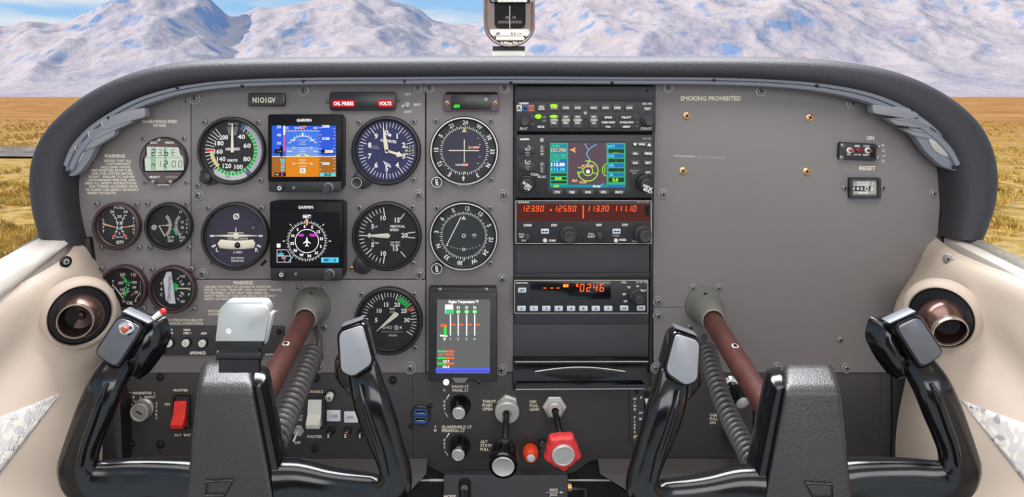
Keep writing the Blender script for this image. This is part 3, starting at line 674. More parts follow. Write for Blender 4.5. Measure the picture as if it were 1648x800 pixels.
np_, b = sheet('instrument_panel', 'grey narrow panel sheet holding the two course indicators beside the radios', [(686, 132), (826, 132), (826, 599), (686, 599)], 'panel', r=2, ch=.6); part(np_, 'panel_sheet', b)
rp, b = sheet('instrument_panel', 'large blank grey right-hand panel sheet with a smoking notice', [(1050, 132), (1250, 134), (1345, 148), (1410, 168), (1458, 196), (1492, 230), (1508, 270), (1513, 330), (1506, 430), (1492, 520), (1486, 600), (1052, 600)], 'panel', r=8, ch=.8)
b.text('SMOKING PROHIBITED', 1143.5, 158.3, 7.0, 'cream_ink', width=97, bold=.02); b.text('ON', 1400.5, 222, 6.2, 'cream_ink', width=12, bold=.02); b.text('RESET', 1396, 270.5, 6.2, 'cream_ink', width=26, bold=.02)
for i, c in enumerate('AUTO'): b.text(c, 1420.5 + (2 - abs(i - 1.5)) * 1.2, 234 + i * 8.5, 4.6, 'cream_ink', rot=75 + i * 3)
b.line(1052, 494, 1104, 494, .8, .15, 'black_ink'); b.line(1052, 492.9, 1104, 492.9, .6, .15, 'panel_edge'); b.line(1083, 250, 1166, 253, .8, .12, 'panel_edge'); b.line(1085, 250.6, 1118, 252.2, 2.6, .14, 'panel_edge', 3.6); b.line(1122, 254.4, 1167, 254.6, .6, .13, 'panel_edge')
part(rp, 'panel_sheet', b)
for x, y, r, w_ in [(300, 164, 8, 1), (314, 159, 10, 1), (151, 260, 9, 1), (158, 326, 0, 0), (660, 592, 11, 1), (514, 590, 10, 1), (480, 463, 7, 1), (519, 463, 7, 1), (522, 527, 6, 0), (325, 440, 0, 0)]:
    if r: screw(lp if (x, y) != (314, 159) else fp, x, y, r, 'screw', washer=bool(w_))
for x, y, r in [(489, 146, 9.5), (673, 142, 8), (319, 314, 10), (674, 313, 9.5), (326, 440, 9.5), (675, 441, 9.5)]: screw(fp, x, y, r, washer=True)
for x, y, r in [(691, 142, 8.5), (812, 142, 9), (810, 313, 9.5), (808, 449, 9.5), (807, 595, 10)]: screw(np_, x, y, r, washer=True)
for x, y, r in [(1075, 142, 8.5), (1224, 147, 9), (1370, 167, 9), (1067, 312, 9), (1059, 485, 9), (1059, 508, 9), (1055, 592, 9), (1251, 591, 9), (1362, 592, 9), (1502, 311, 8), (1115, 463, 7.5), (1157, 463, 7.5)]: screw(rp, x, y, r, washer=True)
for x, y, r in [(1111, 527, 6), (1352, 547, 5.5), (1357, 605, 0)]:
    if r: screw(rp, x, y, r)
for x, y in [(1105, 186), (1303, 189), (1099, 275), (1298, 276)]: screw(rp, x, y, 6.8, 'brass', 'brass screw')
b = MB(); b.prism(rpoly([(113, 386), (149, 380), (156, 430), (163, 486), (146, 494), (128, 452)], 4), -4, 10, 'gloss2', 1.5); bl = thing('side_bracket', 'black bracket between the grey panel and the left cream side wall', 'bracket', 135, 430, .0); part(bl, 'plate', b); screw(bl, 133, 417, 8, 'screw_bk', q=10, washer=True)
b = MB(); b.prism(rpoly([(1509, 374), (1520, 376), (1514, 400), (1512, 445), (1500, 470), (1474, 488), (1500, 420)], 4), -4, 4, 'gloss2', 1); br = thing('side_bracket', 'black bracket between the grey panel and the right cream side wall', 'bracket', 1500, 430, .0); part(br, 'plate', b); screw(br, 1500, 443, 6.5, 'screw_bk', q=4, washer=True)

# ------------------------------------------------------------------ round gauges
def bezel(b, cx, cy, R, Rf, m='bezel', q0=-9, dep=10):
    b.lathe(cx, cy, [(R, q0), (R, -2.5), (R - 1, -.8), (R - 2.6, 0), (R - 4.2, -.2), (Rf + 1.6, -dep + 2), (Rf, -dep + .6), (Rf, -dep)], m, 64, None, 0, False, False)
def gauge(name, label, cx, cy, R, Rf, face, marks, needles, scr=None, bm='bezel', dm='dial', d=.008, extra=None, group=None, glass=True, srad=5.0, dep=10):
    t = thing(name, label, 'gauge', cx, cy, d, group); q = -dep
    b = MB(); bezel(b, cx, cy, R, Rf, bm, -11, dep)
    if extra == 'lug': b.prism(rpoly([(cx - 46, cy + 30), (cx - 56, cy + 46), (cx - 54, cy + 56), (cx - 38, cy + 64), (cx - 20, cy + 52)], 8), -11, -4, bm, 1.2)
    if extra == 'ring': b.ring(cx, cy, R - 3.4, R - 1.6, .25, 'alu')
    part(t, 'bezel', b)
    # recessed faces sit straight behind the bezel
    b = MB(); b.disc(cx, cy, Rf + .5, q, dm, 56); marks(b, cx, cy, q + .15); part(t, 'dial_face', b)
    for nm, fn in needles:
        b = MB(); fn(b, cx, cy, q + 1.6); part(t, nm, b)
    if glass:
        b = MB(); b.disc(cx, cy, Rf + .8, -dep * .35, 'glass', 48); part(t, 'cover_glass', b)
    for x, y in (scr or []): screw(t, x, y, srad, 'screw', q=-10.5)
    return t
def needle(pts, m='needle', th=.8):
    def f(b, cx, cy, q): b.prism([(cx + x, cy + y) for x, y in pts], q, q + th, m, .25)
    return f
def rot(pts, a):
    a = math.radians(a); return [(x * math.cos(a) - y * math.sin(a), x * math.sin(a) + y * math.cos(a)) for x, y in pts]

# airspeed
def f(b, cx, cy, q):
    b.arc(cx, cy, 40.5, 48.4, 150, 223, q, 'greyarc'); b.arc(cx, cy, 40.5, 47.6, 30, 148, q, 'mauve'); b.arc(cx, cy, 34.5, 40.5, 42, 222, q + .1, 'green')
    b.arc(cx, cy, 31, 37, 222, 268, q + .1, 'yellow'); b.arc(cx, cy, 31, 44, 268, 274, q + .2, 'red'); b.arc(cx, cy, 37, 47, 140, 150, q + .2, 'blue_mark'); b.arc(cx, cy, 36, 47, 20, 32, q, 'blue_mark')
    for dx, dy, s_ in ((14.3, -22.4, '40'), (23.6, -8, '60'), (23.2, 13.7, '80'), (9.8, 26.5, '100'), (-9, 24.8, '120'), (-18.4, 13.7, '140'), (-23, 1.6, '160'), (-21.4, -12, '180'), (-14.4, -21.5, '200')):
        x, y = cx + dx, cy + dy; b.text(s_, x, y, 7.0, 'ink', q + .3, width=12 if len(s_) == 2 else 14, bold=.015)
    for a in range(30, 222, 9): b.tick(cx, cy, 35, 41, a, .9, q + .3, 'ink')
    for a in range(226, 330, 8): b.tick(cx, cy, 33 if a < 268 else 30, 45, a, 1.0, q + .3, 'ink')
    b.tick(cx, cy, 34, 46, 30, 1.6, q + .3, 'ink'); b.text('AIRSPEED', cx, cy - 2.5, 4.3, 'ink', q + .3, width=24, bold=.02); b.text('KNOTS', cx, cy + 16, 3.8, 'ink', q + .3, width=16, bold=.03); b.text('TAS', cx - 1, cy + 34, 3, 'ink', q + .35)
    b.prism([(cx - 11, cy - 40), (cx + 11, cy - 40), (cx + 7, cy - 24), (cx - 7, cy - 24)], q, q + .2, 'black_ink')
    for i in range(5): b.line(cx - 9 + i, cy - 38 + i * 3.2, cx + 9 - i, cy - 38 + i * 3.2, .7, q + .3, 'dim_ink')
    for i in range(7): b.line(cx - 8.5 + i * 2.8, cy - 38, cx - 5.5 + i * 1.8, cy - 25, .6, q + .3, 'dim_ink')
    b.text('TEMP \u00b0C', cx, cy - 43, 3, 'ink', q + .3); b.text('120', cx - 8, cy + 42, 3.4, 'grey_ink', q + .3, rot=12); b.text('100', cx + 24, cy + 36, 3.4, 'grey_ink', q + .3, rot=-35)
t = gauge('airspeed_indicator', 'round airspeed indicator with green, yellow and white arcs, needle straight up', 371, 243, 55, 48.5, None, f, [('needle', needle([(-1, -44), (1, -44), (2.2, -4), (3, 0), (2, 3), (-2, 3), (-3, 0), (-2.2, -4)]))], [(325, 197), (412, 197), (416, 291), (314, 300)])
b = MB(); b.lathe(330, 287, [(10, -10), (10, -3), (8.5, 2), (6, 3.5)], 'bezel', 28); b.prism(rpoly([(318, 276), (336, 270), (350, 296), (330, 300)], 5), -10, -5, 'bezel', 1); part(t, 'adjuster_knob', b)

# altimeter
def f(b, cx, cy, q):
    for i in range(50):
        a = i * 7.2; mj = i % 5 == 0; b.tick(cx, cy, 34 if mj else 38, 45.5, a, 1.3 if mj else .9, q, 'ink')
    for i in range(10):
        x, y = pol(cx, cy, 29, i * 36); b.text(str(i), x, y, 8, 'ink', q + .3, bold=.02)
    b.flat(rpoly([(cx + 27, cy - 7), (cx + 45, cy - 8), (cx + 45, cy + 8), (cx + 27, cy + 7)], 1), q + .1, 'black_ink')
    for i, s_ in enumerate(('30.2', '30.3', '30.4')): b.text(s_, cx + 34, cy - 5.4 + i * 5.4, 3.6, 'ink', q + .3, width=9)
    for i in range(7): b.line(cx + 40.5, cy - 7 + i * 2.4, cx + 44.5, cy - 7 + i * 2.4, .6, q + .3, 'ink')
    b.text('ALTIMETER', cx + 3, cy - 15.5, 4.2, 'ink', q + .2, width=27, rot=8, bold=.02); b.text('CALIB\nTO 20,000', cx - 19, cy - 7, 2.2, 'dim_ink', q + .2)
    for i in range(4): b.line(cx - 5 + i * 3, cy + 17 + i * 1.5, cx - 1 + i * 2.6, cy + 25 + i, 1.3, q + .2, 'ink')
    b.flat([(cx + 4, cy - 28), (cx + 8, cy - 26), (cx + 6, cy - 22), (cx + 2, cy - 24)], q + .2, 'ink')
t = gauge('altimeter', 'round altimeter with an indigo dial, two ivory hands and numbers 0 to 9', 621, 243, 56, 48.5, None, f,
  [('hour_hand', needle(rot([(-1.8, 2), (-2, -17), (-5, -19), (0, -29), (5, -19), (2, -17), (1.8, 2)], 108))), ('minute_hand', needle(rot([(-2.8, 3), (-3.4, -8), (-.8, -38), (.8, -38), (3.4, -8), (2.8, 3), (0, 5)], -8)))], [(576, 197), (665, 196), (665, 290)], dm='dial_blue', extra='lug')
b = MB(); b.lathe(574, 294, [(9, -8), (9, 0), (8.4, 1.2), (7.6, .6), (7.2, .4)], 'bezel', 32); b.ring(574, 294, 7.4, 8.6, 1.3, 'dim_ink'); part(t, 'setting_knob', b)

# course indicators
def compass(b, cx, cy, q, start, R, seq):
    for i in range(72): b.tick(cx, cy, R, R + (4.6 if i % 2 == 0 else 3), i * 5 + start, 1.0, q, 'ink')
    for i, s_ in enumerate(seq): x, y = pol(cx, cy, R + 10.2, i * 30 + start); b.text(s_, x, y, 6.8, 'ink', q, rot=i * 30 + start, bold=.015, xs=.9)
CR = ['N', '3', '6', 'E', '12', '15', 'S', '21', '24', 'W', '30', '33']
def f(b, cx, cy, q):
    compass(b, cx, cy, q, 2, 35.5, CR[8:] + CR[:8]); b.disc(cx, cy, 34, q - .1, 'dial_violet')
    b.flat([(cx, cy - 37), (cx + 4, cy - 30), (cx - 4, cy - 30)], q + .5, 'yellow'); b.flat([(cx - 2, cy + 34), (cx + 2, cy + 34), (cx, cy + 38)], q + .4, 'yellow')
    b.text('GS', cx + 9, cy - 5, 3.4, 'ink', q + .3); b.box(cx + 13, cy - 7, cx + 24, cy - 3.4, q, q + .4, 'flag', .3, 0); b.text('NAV', cx - 9, cy + 23, 3.4, 'ink', q + .3); b.box(cx - 5, cy + 21, cx + 6, cy + 25, q, q + .4, 'flag', .3, 0)
    for i in range(3): b.line(cx + 14 + i * 3.6, cy - 3.6, cx + 17 + i * 3.6, cy - 6.8, .8, q + .6, 'ink'); b.line(cx - 4 + i * 3.6, cy + 24.6, cx - 1 + i * 3.6, cy + 21.2, .8, q + .6, 'ink')
    for dx, dy in ((22, -20), (25, -10), (25, 10), (22, 21)): b.line(cx + dx - 1, cy + dy, cx + dx + 1, cy + dy, 1, q + .3, 'ink')
    b.text('BENDIX/KING', cx, cy + 54.0, 2.8, 'dim_ink', 10.2 + q, width=22)
t = gauge('course_deviation_indicator', 'upper course indicator with crossed white bars and 24 at the top', 747, 243, 56, 49.5, None, f,
  [('pointer_bar', needle([(-.8, -18), (.8, -18), (.8, 19), (-.8, 19)])), ('pointer_bar', needle([(-25, -1), (24, -.6), (24, .8), (-25, .6)]))], [(701, 195), (790, 195), (790, 290)], dm='dial_green', extra='ring', dep=9)
def obs(t, x, y, a):
    b = MB(); b.lathe(x, y, [(9.5, -9), (9.5, 1), (8.6, 2.2)], 'bezel', 32); b.ring(x, y, 7.6, 9, 2.4, 'alu'); b.text('OBS', x, y, 4, 'ink', 2.5, rot=a, bold=.02, width=11)
    for i in range(24): b.tick(x, y, 9.2, 9.9, i * 15, .8, 1.2, 'black_ink')
    part(t, 'obs_knob', b)
obs(t, 703, 293, 80)
def f(b, cx, cy, q):
    compass(b, cx, cy, q, 8, 34.5, CR[4:] + CR[:4]); b.disc(cx, cy, 33, q - .1, 'dial_green')
    b.flat([(cx, cy - 33), (cx + 3.6, cy - 26), (cx - 3.6, cy - 26)], q + .5, 'greyarc'); b.ring(cx, cy, 2, 3.2, q + .3, 'ink'); b.ring(cx, cy + 22, 1.5, 2.5, q + .3, 'ink')
    for i in range(-5, 6):
        if i: x = cx + i * 5.1; b.disc(x, cy + 22 - abs(i) ** 2 * .25, .75, q + .3, 'ink', 8)
    b.flat([(cx + 17 - 4.5, cy - 1), (cx + 17, cy - 4), (cx + 17 + 4.5, cy - 1), (cx + 17 + 3, cy), (cx + 17 - 3, cy)], q + .3, 'dim_ink'); b.line(cx + 15.4, cy, cx + 15.4, cy + 4, 1, q + .3, 'dim_ink'); b.line(cx + 18.6, cy, cx + 18.6, cy + 4, 1, q + .3, 'dim_ink')
    b.flat([(cx - 1, cy + 38), (cx + 2, cy + 38), (cx + .5, cy + 42)], q + .4, 'ink'); b.text('BENDIX/KING', cx, cy + 52.4, 2.8, 'dim_ink', 9.2 + q, width=22)
t = gauge('course_deviation_indicator', 'lower course indicator with one slanted white bar and 12 near the top', 746, 381, 56, 49.5, None, f,
  [('deviation_bar', needle([(-5, -31), (-3.6, -30.4), (-27.6, 17), (-29, 16.4)]))], [(702, 336), (789, 336), (789, 426)], dm='dial_green', extra='ring', dep=9)
obs(t, 703, 432, 80)

# turn coordinator
def f(b, cx, cy, q):
    b.arc(cx, cy - 2, 34, 34.8, 0, 360, q, 'black_ink', 40)
    for a in (88, 272): b.tick(cx, cy + 2, 36, 43, a, 3, q + .2, 'ink')
    for a in (112, 248): b.tick(cx, cy + 2, 36, 43, a, 3, q + .2, 'ink')
    b.text('L', cx - 31, cy + 23, 6, 'ink', q + .2, bold=.02); b.text('R', cx + 33, cy + 23, 6, 'ink', q + .2, bold=.02); b.text('TURN COORDINATOR', cx + 2, cy + 5, 3, 'ink', q + .2, width=34); b.text('2 MIN', cx + 2, cy + 27, 4, 'ink', q + .2, width=14)
    b.text('NO PITCH\nINFORMATION', cx + 2, cy + 36.5, 3, 'ink', q + .2, width=20, ls=1.5); b.ring(cx, cy - 31, 3, 5, q + .2, 'ink'); b.line(cx - 4, cy - 26, cx + 4, cy - 36, 1.5, q + .25, 'ink')
    b.box(cx + 24, cy - 17, cx + 31, cy - 9, q, q + .5, 'black_ink', 1, 0); b.box(cx + 25.5, cy - 15.5, cx + 29.5, cy - 10.5, q, q + .7, 'grey_ink', 1, 0)
def ball_tube(b, cx, cy, q):
    pts = []
    for i in range(21): u = -1 + i / 10; pts.append((cx + 1 + u * 30, cy + 14.5 - u * u * 2.0 + (1 - abs(u)) * .6, q - .2))
    b.tube(pts, [(2.5, (2 if i in (0, 20) else 7.2)) for i in range(21)], 'needle', 14)
t = gauge('turn_coordinator', 'turn coordinator with a white miniature aeroplane over a curved ball tube', 377, 381, 55, 48.5, None, f,
  [('aeroplane_pointer', lambda b, cx, cy, q: (b.prism([(cx - 35, cy - .6), (cx - 5, cy - 2.2), (cx - 4, cy + 2), (cx + 4, cy + 2), (cx + 5, cy - 2.2), (cx + 35, cy - .6), (cx + 35, cy + .6), (cx + 4, cy + 2.4), (cx, cy + 5), (cx - 4, cy + 2.4), (cx - 35, cy + .6)], q, q + 1, 'needle', .2), b.lathe(cx, cy, [(5, q), (5, q + 1.4), (3, q + 2)], 'needle', 20), b.box(cx - 13, cy - 5.4, cx + 12, cy - 4, q, q + .8, 'needle', .3, 0), b.box(cx - .8, cy - 13, cx + .6, cy - 4, q, q + .8, 'needle', .3, 0))),
   ('inclinometer_tube', lambda b, cx, cy, q: ball_tube(b, cx, cy, q)), ('slip_ball', lambda b, cx, cy, q: b.ball(cx + 3, cy + 15, q + 1.5, 5, 'gloss', 10))], [(331, 336), (418, 336), (337, 425)], dm='dial_violet')
b = MB(); b.prism(rpoly([(415, 429), (423, 420), (427, 423), (419, 431)], 1.5), -11, -10.2, 'void'); part(t, 'mount_slot', b)

# vertical speed
def f(b, cx, cy, q):
    for i in range(0, 11):
        a = 270 + i * 8.2; b.tick(cx, cy, 33 if i in (0, 5, 10) else 38, 46, a, 1.5 if i in (0, 5, 10) else 1.1, q, 'ink')
        if i == 0: continue
        a = 270 - i * 8.2; b.tick(cx, cy, 33 if i in (0, 5, 10) else 38, 46, a, 1.5 if i in (0, 5, 10) else 1.1, q, 'ink')
    for a in (38, 83, 95, 140): b.tick(cx, cy, 33 if a in (83, 95) else 34, 45.5, a, 1.5, q, 'ink')
    for s_, a, r in (('0', 270, 29), ('5', 302, 28), ('10', 347, 29.5), ('15', 33, 30), ('20', 89, 28), ('15', 147, 25), ('10', 192, 29.5), ('5', 238, 28)): x, y = pol(cx, cy, r, a); b.text(s_, x, y, 7.2, 'ink', q + .2, bold=.02)
    b.text('VERTICAL\nSPEED', cx + 4, cy - 15, 3.8, 'ink', q + .2, al='l', width=None, bold=.02, ls=1.5); b.text('100 FEET\nPER MIN', cx + 5, cy + 11, 3, 'ink', q + .2, al='l', ls=1.5)
    b.text('UP', cx - 18, cy - 14.5, 3, 'ink', q + .2); b.text('DN', cx - 17, cy + 12, 3, 'ink', q + .2); b.line(cx - 24, cy - 7, cx - 22, cy - 14, 1.8, q + .2, 'sky' if False else 'blue_mark', .2); b.line(cx - 24, cy + 6, cx - 21, cy + 13, 1, q + .2, 'needle_y', .4)
t = gauge('vertical_speed_indicator', 'round vertical speed indicator, ivory needle pointing left to 0', 622, 381, 56, 49.5, None, f, [('needle', needle([(-35, -.9), (-8, -3.4), (2, -4), (5.5, 0), (2, 4), (-8, 3.4), (-35, .9)]))], [(577, 336), (663, 335), (664, 426)], extra='lug')

# tachometer
def f(b, cx, cy, q):
    for i in range(36):
        a = -122 + i * 7.0; mj = i % 5 == 0; b.tick(cx, cy, 34 if mj else 37, 44.5, a, 1.5 if mj else 1.0, q, 'ink')
    b.arc(cx, cy, 33, 42, 22, 56, q + .2, 'green'); b.arc(cx, cy, 33, 45, 59, 65, q + .25, 'red')
    for s_, x, y in (('5', -21, 0), ('10', -16, -15), ('15', -4.5, -25), ('20', 13, -25), ('25', 24, -15), ('30', 29, 0)): b.text(s_, cx + x, cy + y, 6.6, 'ink', q + .2, bold=.02)
    b.text('RPM', cx + 5, cy - 18, 3.2, 'ink', q + .2); b.text('X100', cx + 5, cy - 13, 2.6, 'ink', q + .2)
    b.box(cx - 13, cy + 8, cx + 22, cy + 17, q, q + .2, 'black_ink', 1, 0); b.text('840', cx - 3, cy + 12, 6, 'dim_ink', q + .4, width=16); b.box(cx + 9, cy + 9, cx + 15, cy + 16, q, q + .4, 'greyarc', .4, 0); b.text('0', cx + 12, cy + 12.5, 5.4, 'black_ink', q + .6); b.text('4', cx + 18.5, cy + 12, 5.4, 'ink', q + .5)
    b.line(cx - 13, cy + 19, cx + 22, cy + 19.5, 1.6, q + .3, 'grey_ink'); b.text('HOURS', cx + 6, cy + 25, 3, 'ink', q + .2, width=13)
t = gauge('tachometer', 'round tachometer with a green arc and a broad ivory needle at lower left', 625, 518, 55, 48, None, f, [('needle', needle([(14, -12), (16, -9), (12, -5), (-21, 18.5), (-20, 17), (7, -11), (10, -13)]))], [(580, 476), (666, 476), (667, 563)])

# fuel quantity
def vtext(b, s_, x, y, h, m, q, st, **k):
    for i, c in enumerate(s_): b.text(c, x, y + i * st, h, m, q, **k)
def f(b, cx, cy, q):
    b.prism(rpoly([(cx - 19, cy - 26), (cx + 17, cy - 29), (cx + 20, cy + 28), (cx - 19, cy + 26)], 5), q - .1, q, 'black_ink')
    for sx in (-1, 1):
        pts = []
        for i in range(17):
            a = math.radians(-52 + 104 * i / 16); pts.append((cx + 3 + sx * (-18.5 + 15 * math.cos(a)) * -1 * -1 if False else cx + 2 + sx * (20 - 16.5 * math.cos(a)), cy + 22 * math.sin(a)))
        for i in range(16): b.line(*pts[i], *pts[i + 1], 1.1, q + .2, 'red' if i > 13 else 'greyarc')
        for i in range(0, 17, 3):
            p = pts[i]; b.line(p[0] - 2.2, p[1], p[0] + 2.2, p[1] + sx * (i - 8) * -.12, .8, q + .25, 'ink')
        b.disc(pts[-1][0], pts[-1][1], 2.2, q + .3, 'red', 8)
    b.text('FUEL', cx + 2, cy - 30, 5.2, 'ink', q + .2, width=17); b.text('QTY', cx + 3, cy + 27, 4.8, 'ink', q + .2, width=13, bold=.02); b.text('26', cx - 10, cy - 23, 4.6, 'ink', q + .2, width=7); b.text('26', cx + 12, cy - 23, 4.6, 'ink', q + .2, width=7)
    for s_, dy in (('20', -15), ('15', -4), ('10', 4.5), ('5', 12.5)): b.text(s_, cx + 2, cy + dy, 4.2, 'ink', q + .35, width=7 if len(s_) == 2 else None)
    b.text('0', cx - 8, cy + 20, 4, 'ink', q + .2); b.text('0', cx + 13, cy + 20, 4, 'ink', q + .2); b.text('GALLONS', cx + 2, cy + 18.5, 2.2, 'ink', q + .2); vtext(b, 'LEFT', cx - 24, cy - 10, 4.2, 'ink', q + .2, 6.4); vtext(b, 'RIGHT', cx + 25, cy - 12, 4.2, 'ink', q + .2, 6)
    b.text('-', cx - 25, cy - 20, 8, 'red', q + .2)
gauge('fuel_quantity_gauge', 'small twin-needle fuel quantity gauge marked LEFT and RIGHT', 185, 365, 38.5, 32, None, f,
  [('needle', needle([(-22, -4), (-22, -1), (-2, 3.6), (-2, 2.8)], 'needle_y')), ('needle', needle([(24, -1), (24, 1.4), (6, 3.6), (6, 2.8)], 'needle_y'))], [(150, 329), (215, 330), (157, 400), (219, 400)], bm='bezel_brown', srad=4.4, group=None, dep=11, d=.0105)
def f(b, cx, cy, q):
    for i in range(17): b.tick(cx - 21, cy, 19, 24, 46 + i * 5.5, .9, q, 'ink')
    for i in range(14): b.tick(cx + 31, cy, 19, 24, 226 + i * 6.6, .9, q, 'ink')
    b.arc(cx + 31, cy, 24, 26.5, 232, 262, q, 'green'); b.text('19', cx + 17, cy - 22, 4, 'ink', q + .2); b.text('15', cx + 20, cy - 6, 4, 'ink', q + .2); b.text('10', cx + 20, cy + 3, 4, 'ink', q + .2)
    b.text('25\u00b0F\nDIV', cx + 1, cy + 19, 4, 'ink', q + .2, ls=1.4); b.text('GAL\nHR', cx + 20, cy + 19, 4, 'ink', q + .2, ls=1.4); b.flat([(cx + 25, cy - 24), (cx + 31, cy - 12), (cx + 31, cy + 16), (cx + 25, cy + 26)], q + .1, 'void')
    vtext(b, 'FUEL', cx + 27.5, cy - 9, 4, 'ink', q + .3, 6.4); vtext(b, 'FLOW', cx + 32, cy - 9, 4, 'ink', q + .3, 6.4); b.text('E', cx - 4, cy - 2, 4, 'dim_ink', q + .2, rot=-90)
t = gauge('fuel_flow_gauge', 'small gauge of exhaust temperature and fuel flow with an adjuster button at left', 269, 365, 38.5, 32, None, f,
  [('temperature_needle', needle([(-17, -1), (3, -1.4), (3, .6), (-17, .2)], 'needle_y')), ('reference_needle', needle([(-18, 0), (-16.6, -.4), (-6.5, 17), (-8, 17.6)])), ('flow_needle', needle([(22, 9), (23.5, 7.6), (17, 16), (16, 15.6)]))], [(232, 329), (296, 329), (236, 400), (300, 400)], srad=4.4, dep=11, d=.0105)
b = MB(); b.lathe(244.5, 367.5, [(4.6, -10), (4.6, -7), (3.4, -6)], 'dim_ink', 20); part(t, 'adjuster', b)
# oil
def f(b, cx, cy, q):
    b.arc(cx - 18, cy - 1, 20, 24, 38, 132, q + .1, 'green'); b.arc(cx - 18, cy - 1, 20, 24, 30, 38, q + .1, 'red'); b.arc(cx + 24, cy + 1, 18, 22, 268, 302, q + .1, 'green'); b.line(cx + 13, cy - 21, cx + 16, cy - 17, 3.4, q + .1, 'red'); b.line(cx + 10, cy + 13, cx + 14, cy + 9, 2.4, q + .1, 'red')
    for s_, dx, dy in (('245', -4, -22), ('200', -7, -8), ('150', -4, 3), ('100', -5, 9), ('115', 14, -22), ('100', 15, -9), ('60', 15, -1), ('20', 18, 7), ('75', -2, 22), ('0', 17, 21)): b.text(s_, cx + dx, cy + dy, 4.1, 'ink', q + .2, width=8.5 if len(s_) == 3 else None)
    b.text('OIL', cx + 8, cy + 24.5, 5, 'ink', q + .2, width=11, bold=.02); vtext(b, 'TEMP', cx - 19.5, cy - 10, 4, 'ink', q + .2, 6.4); vtext(b, 'PRESSURE', cx + 25, cy - 10, 2.6, 'dim_ink', q + .2, 3.2)
    for a in (60, 90, 115): b.tick(cx - 18, cy - 1, 17, 21, a, .9, q + .2, 'ink')
    for a in (270, 285, 255): b.tick(cx + 24, cy + 1, 17, 21, a, .9, q + .2, 'ink')
gauge('oil_gauge', 'small oil gauge with facing green arcs, between the left air vent and the ammeter', 196, 466, 38.5, 32, None, f,
  [('temperature_needle', needle([(-17, -2), (-15.8, -2.6), (-1, 17), (-2.4, 17.6)])), ('pressure_needle', needle([(24, 8), (25, 8.6), (18.5, 18), (17.6, 17.6)]))], [(158, 434), (221, 434), (226, 499), (165, 497)], bm='bezel_brown', srad=4.4, dep=11, d=.0105)
def f(b, cx, cy, q):
    b.disc(cx + 1, cy - 2, 7, q + .1, 'green', 24)
    for s_, dy in (('+60', -20), ('30', -7), ('30', 9), ('-60', 21)): b.text(s_, cx + 14, cy + dy, 4.3, 'ink', q + .2)
    for a in (42, 58, 74, 90, 106, 122, 138): b.tick(cx - 8, cy + .5, 20, 25, a, 1.2, q + .2, 'ink')
    vtext(b, 'AMP', cx + 25, cy - 8, 4.4, 'ink', q + .2, 9); vtext(b, 'VAC', cx - 20, cy - 8, 4.4, 'ink', q + .2, 9)
t = gauge('ammeter', 'small vacuum and amp gauge with a white DEACTIVATED sticker across it', 275, 467, 38.5, 32, None, f, [('needle', needle([(4, -1), (25, -1.4), (25, .8), (4, .2)]))], [(240, 436), (304, 435), (308, 500), (246, 498)], bm='bezel_brown', srad=4.4, dep=11, d=.0105)
b = MB(); b.prism([(cx_ + 275, cy_ + 467) for cx_, cy_ in ((-11, -27), (-3, -28), (4, 24), (-6, 24), (-12, 18), (-16, -14))], -9, -8.6, 'paper'); b.text('DEACTIVATED', 269, 466, 4.6, 'black_ink', -8.4, rot=-86, width=40); part(t, 'sticker', b, 'white paper sticker reading DEACTIVATED')

# clock / outside air temperature
t = thing('temperature_clock', 'round digital clock and outside temperature display with a grey-green screen', 'clock', 262, 259, .006)
b = MB(); b.lathe(262, 259, [(38.5, -8), (38.5, -1.5), (37, 0), (35.5, -.4)], 'bezel', 56); b.disc(262, 259, 35.8, -.1, 'brown', 48)
b.text('O.A.T.', 248, 229.5, 3.2, 'ink', .1, width=12, bold=.02); b.text('VOLTS', 272.5, 229.5, 3.2, 'ink', .1, width=14, bold=.02); b.text('SELECT', 249, 285, 3.2, 'ink', .1, width=17, bold=.02); b.text('CONTROL', 276, 285, 3.2, 'dim_ink', .1, width=20); b.text('DAVTRON', 263, 297.5, 2.6, 'ink', .1, width=18); part(t, 'case', b)
b = MB(); b.prism([(234, 236), (290, 236), (290, 251), (296, 254), (296, 277), (231, 277), (229, 262), (230, 254), (234, 251)], -.1, .3, 'void'); b.prism(rpoly([(236, 236), (288, 237), (290, 249), (295, 253), (296, 274), (234, 275), (233, 255), (237, 250)], 2), 0, .6, 'lcd')
b.box(243, 237, 251, 274, .3, .7, 'lcd_band', .3, 0); b.box(264, 237, 269, 274, .3, .7, 'lcd_band', .3, 0); b.line(234, 253.5, 294, 253.5, .6, .8, 'lcd_seg2')
SEG = {'0': 'abcdef', '1': 'bc', '2': 'abged', '3': 'abgcd', '4': 'fgbc', '5': 'afgcd', '6': 'afgedc', '7': 'abc', '8': 'abcdefg', '9': 'abfgcd', 'E': 'afged', 'b': 'fgedc', '-': 'g', 'n': 'egc', 'r': 'eg'}
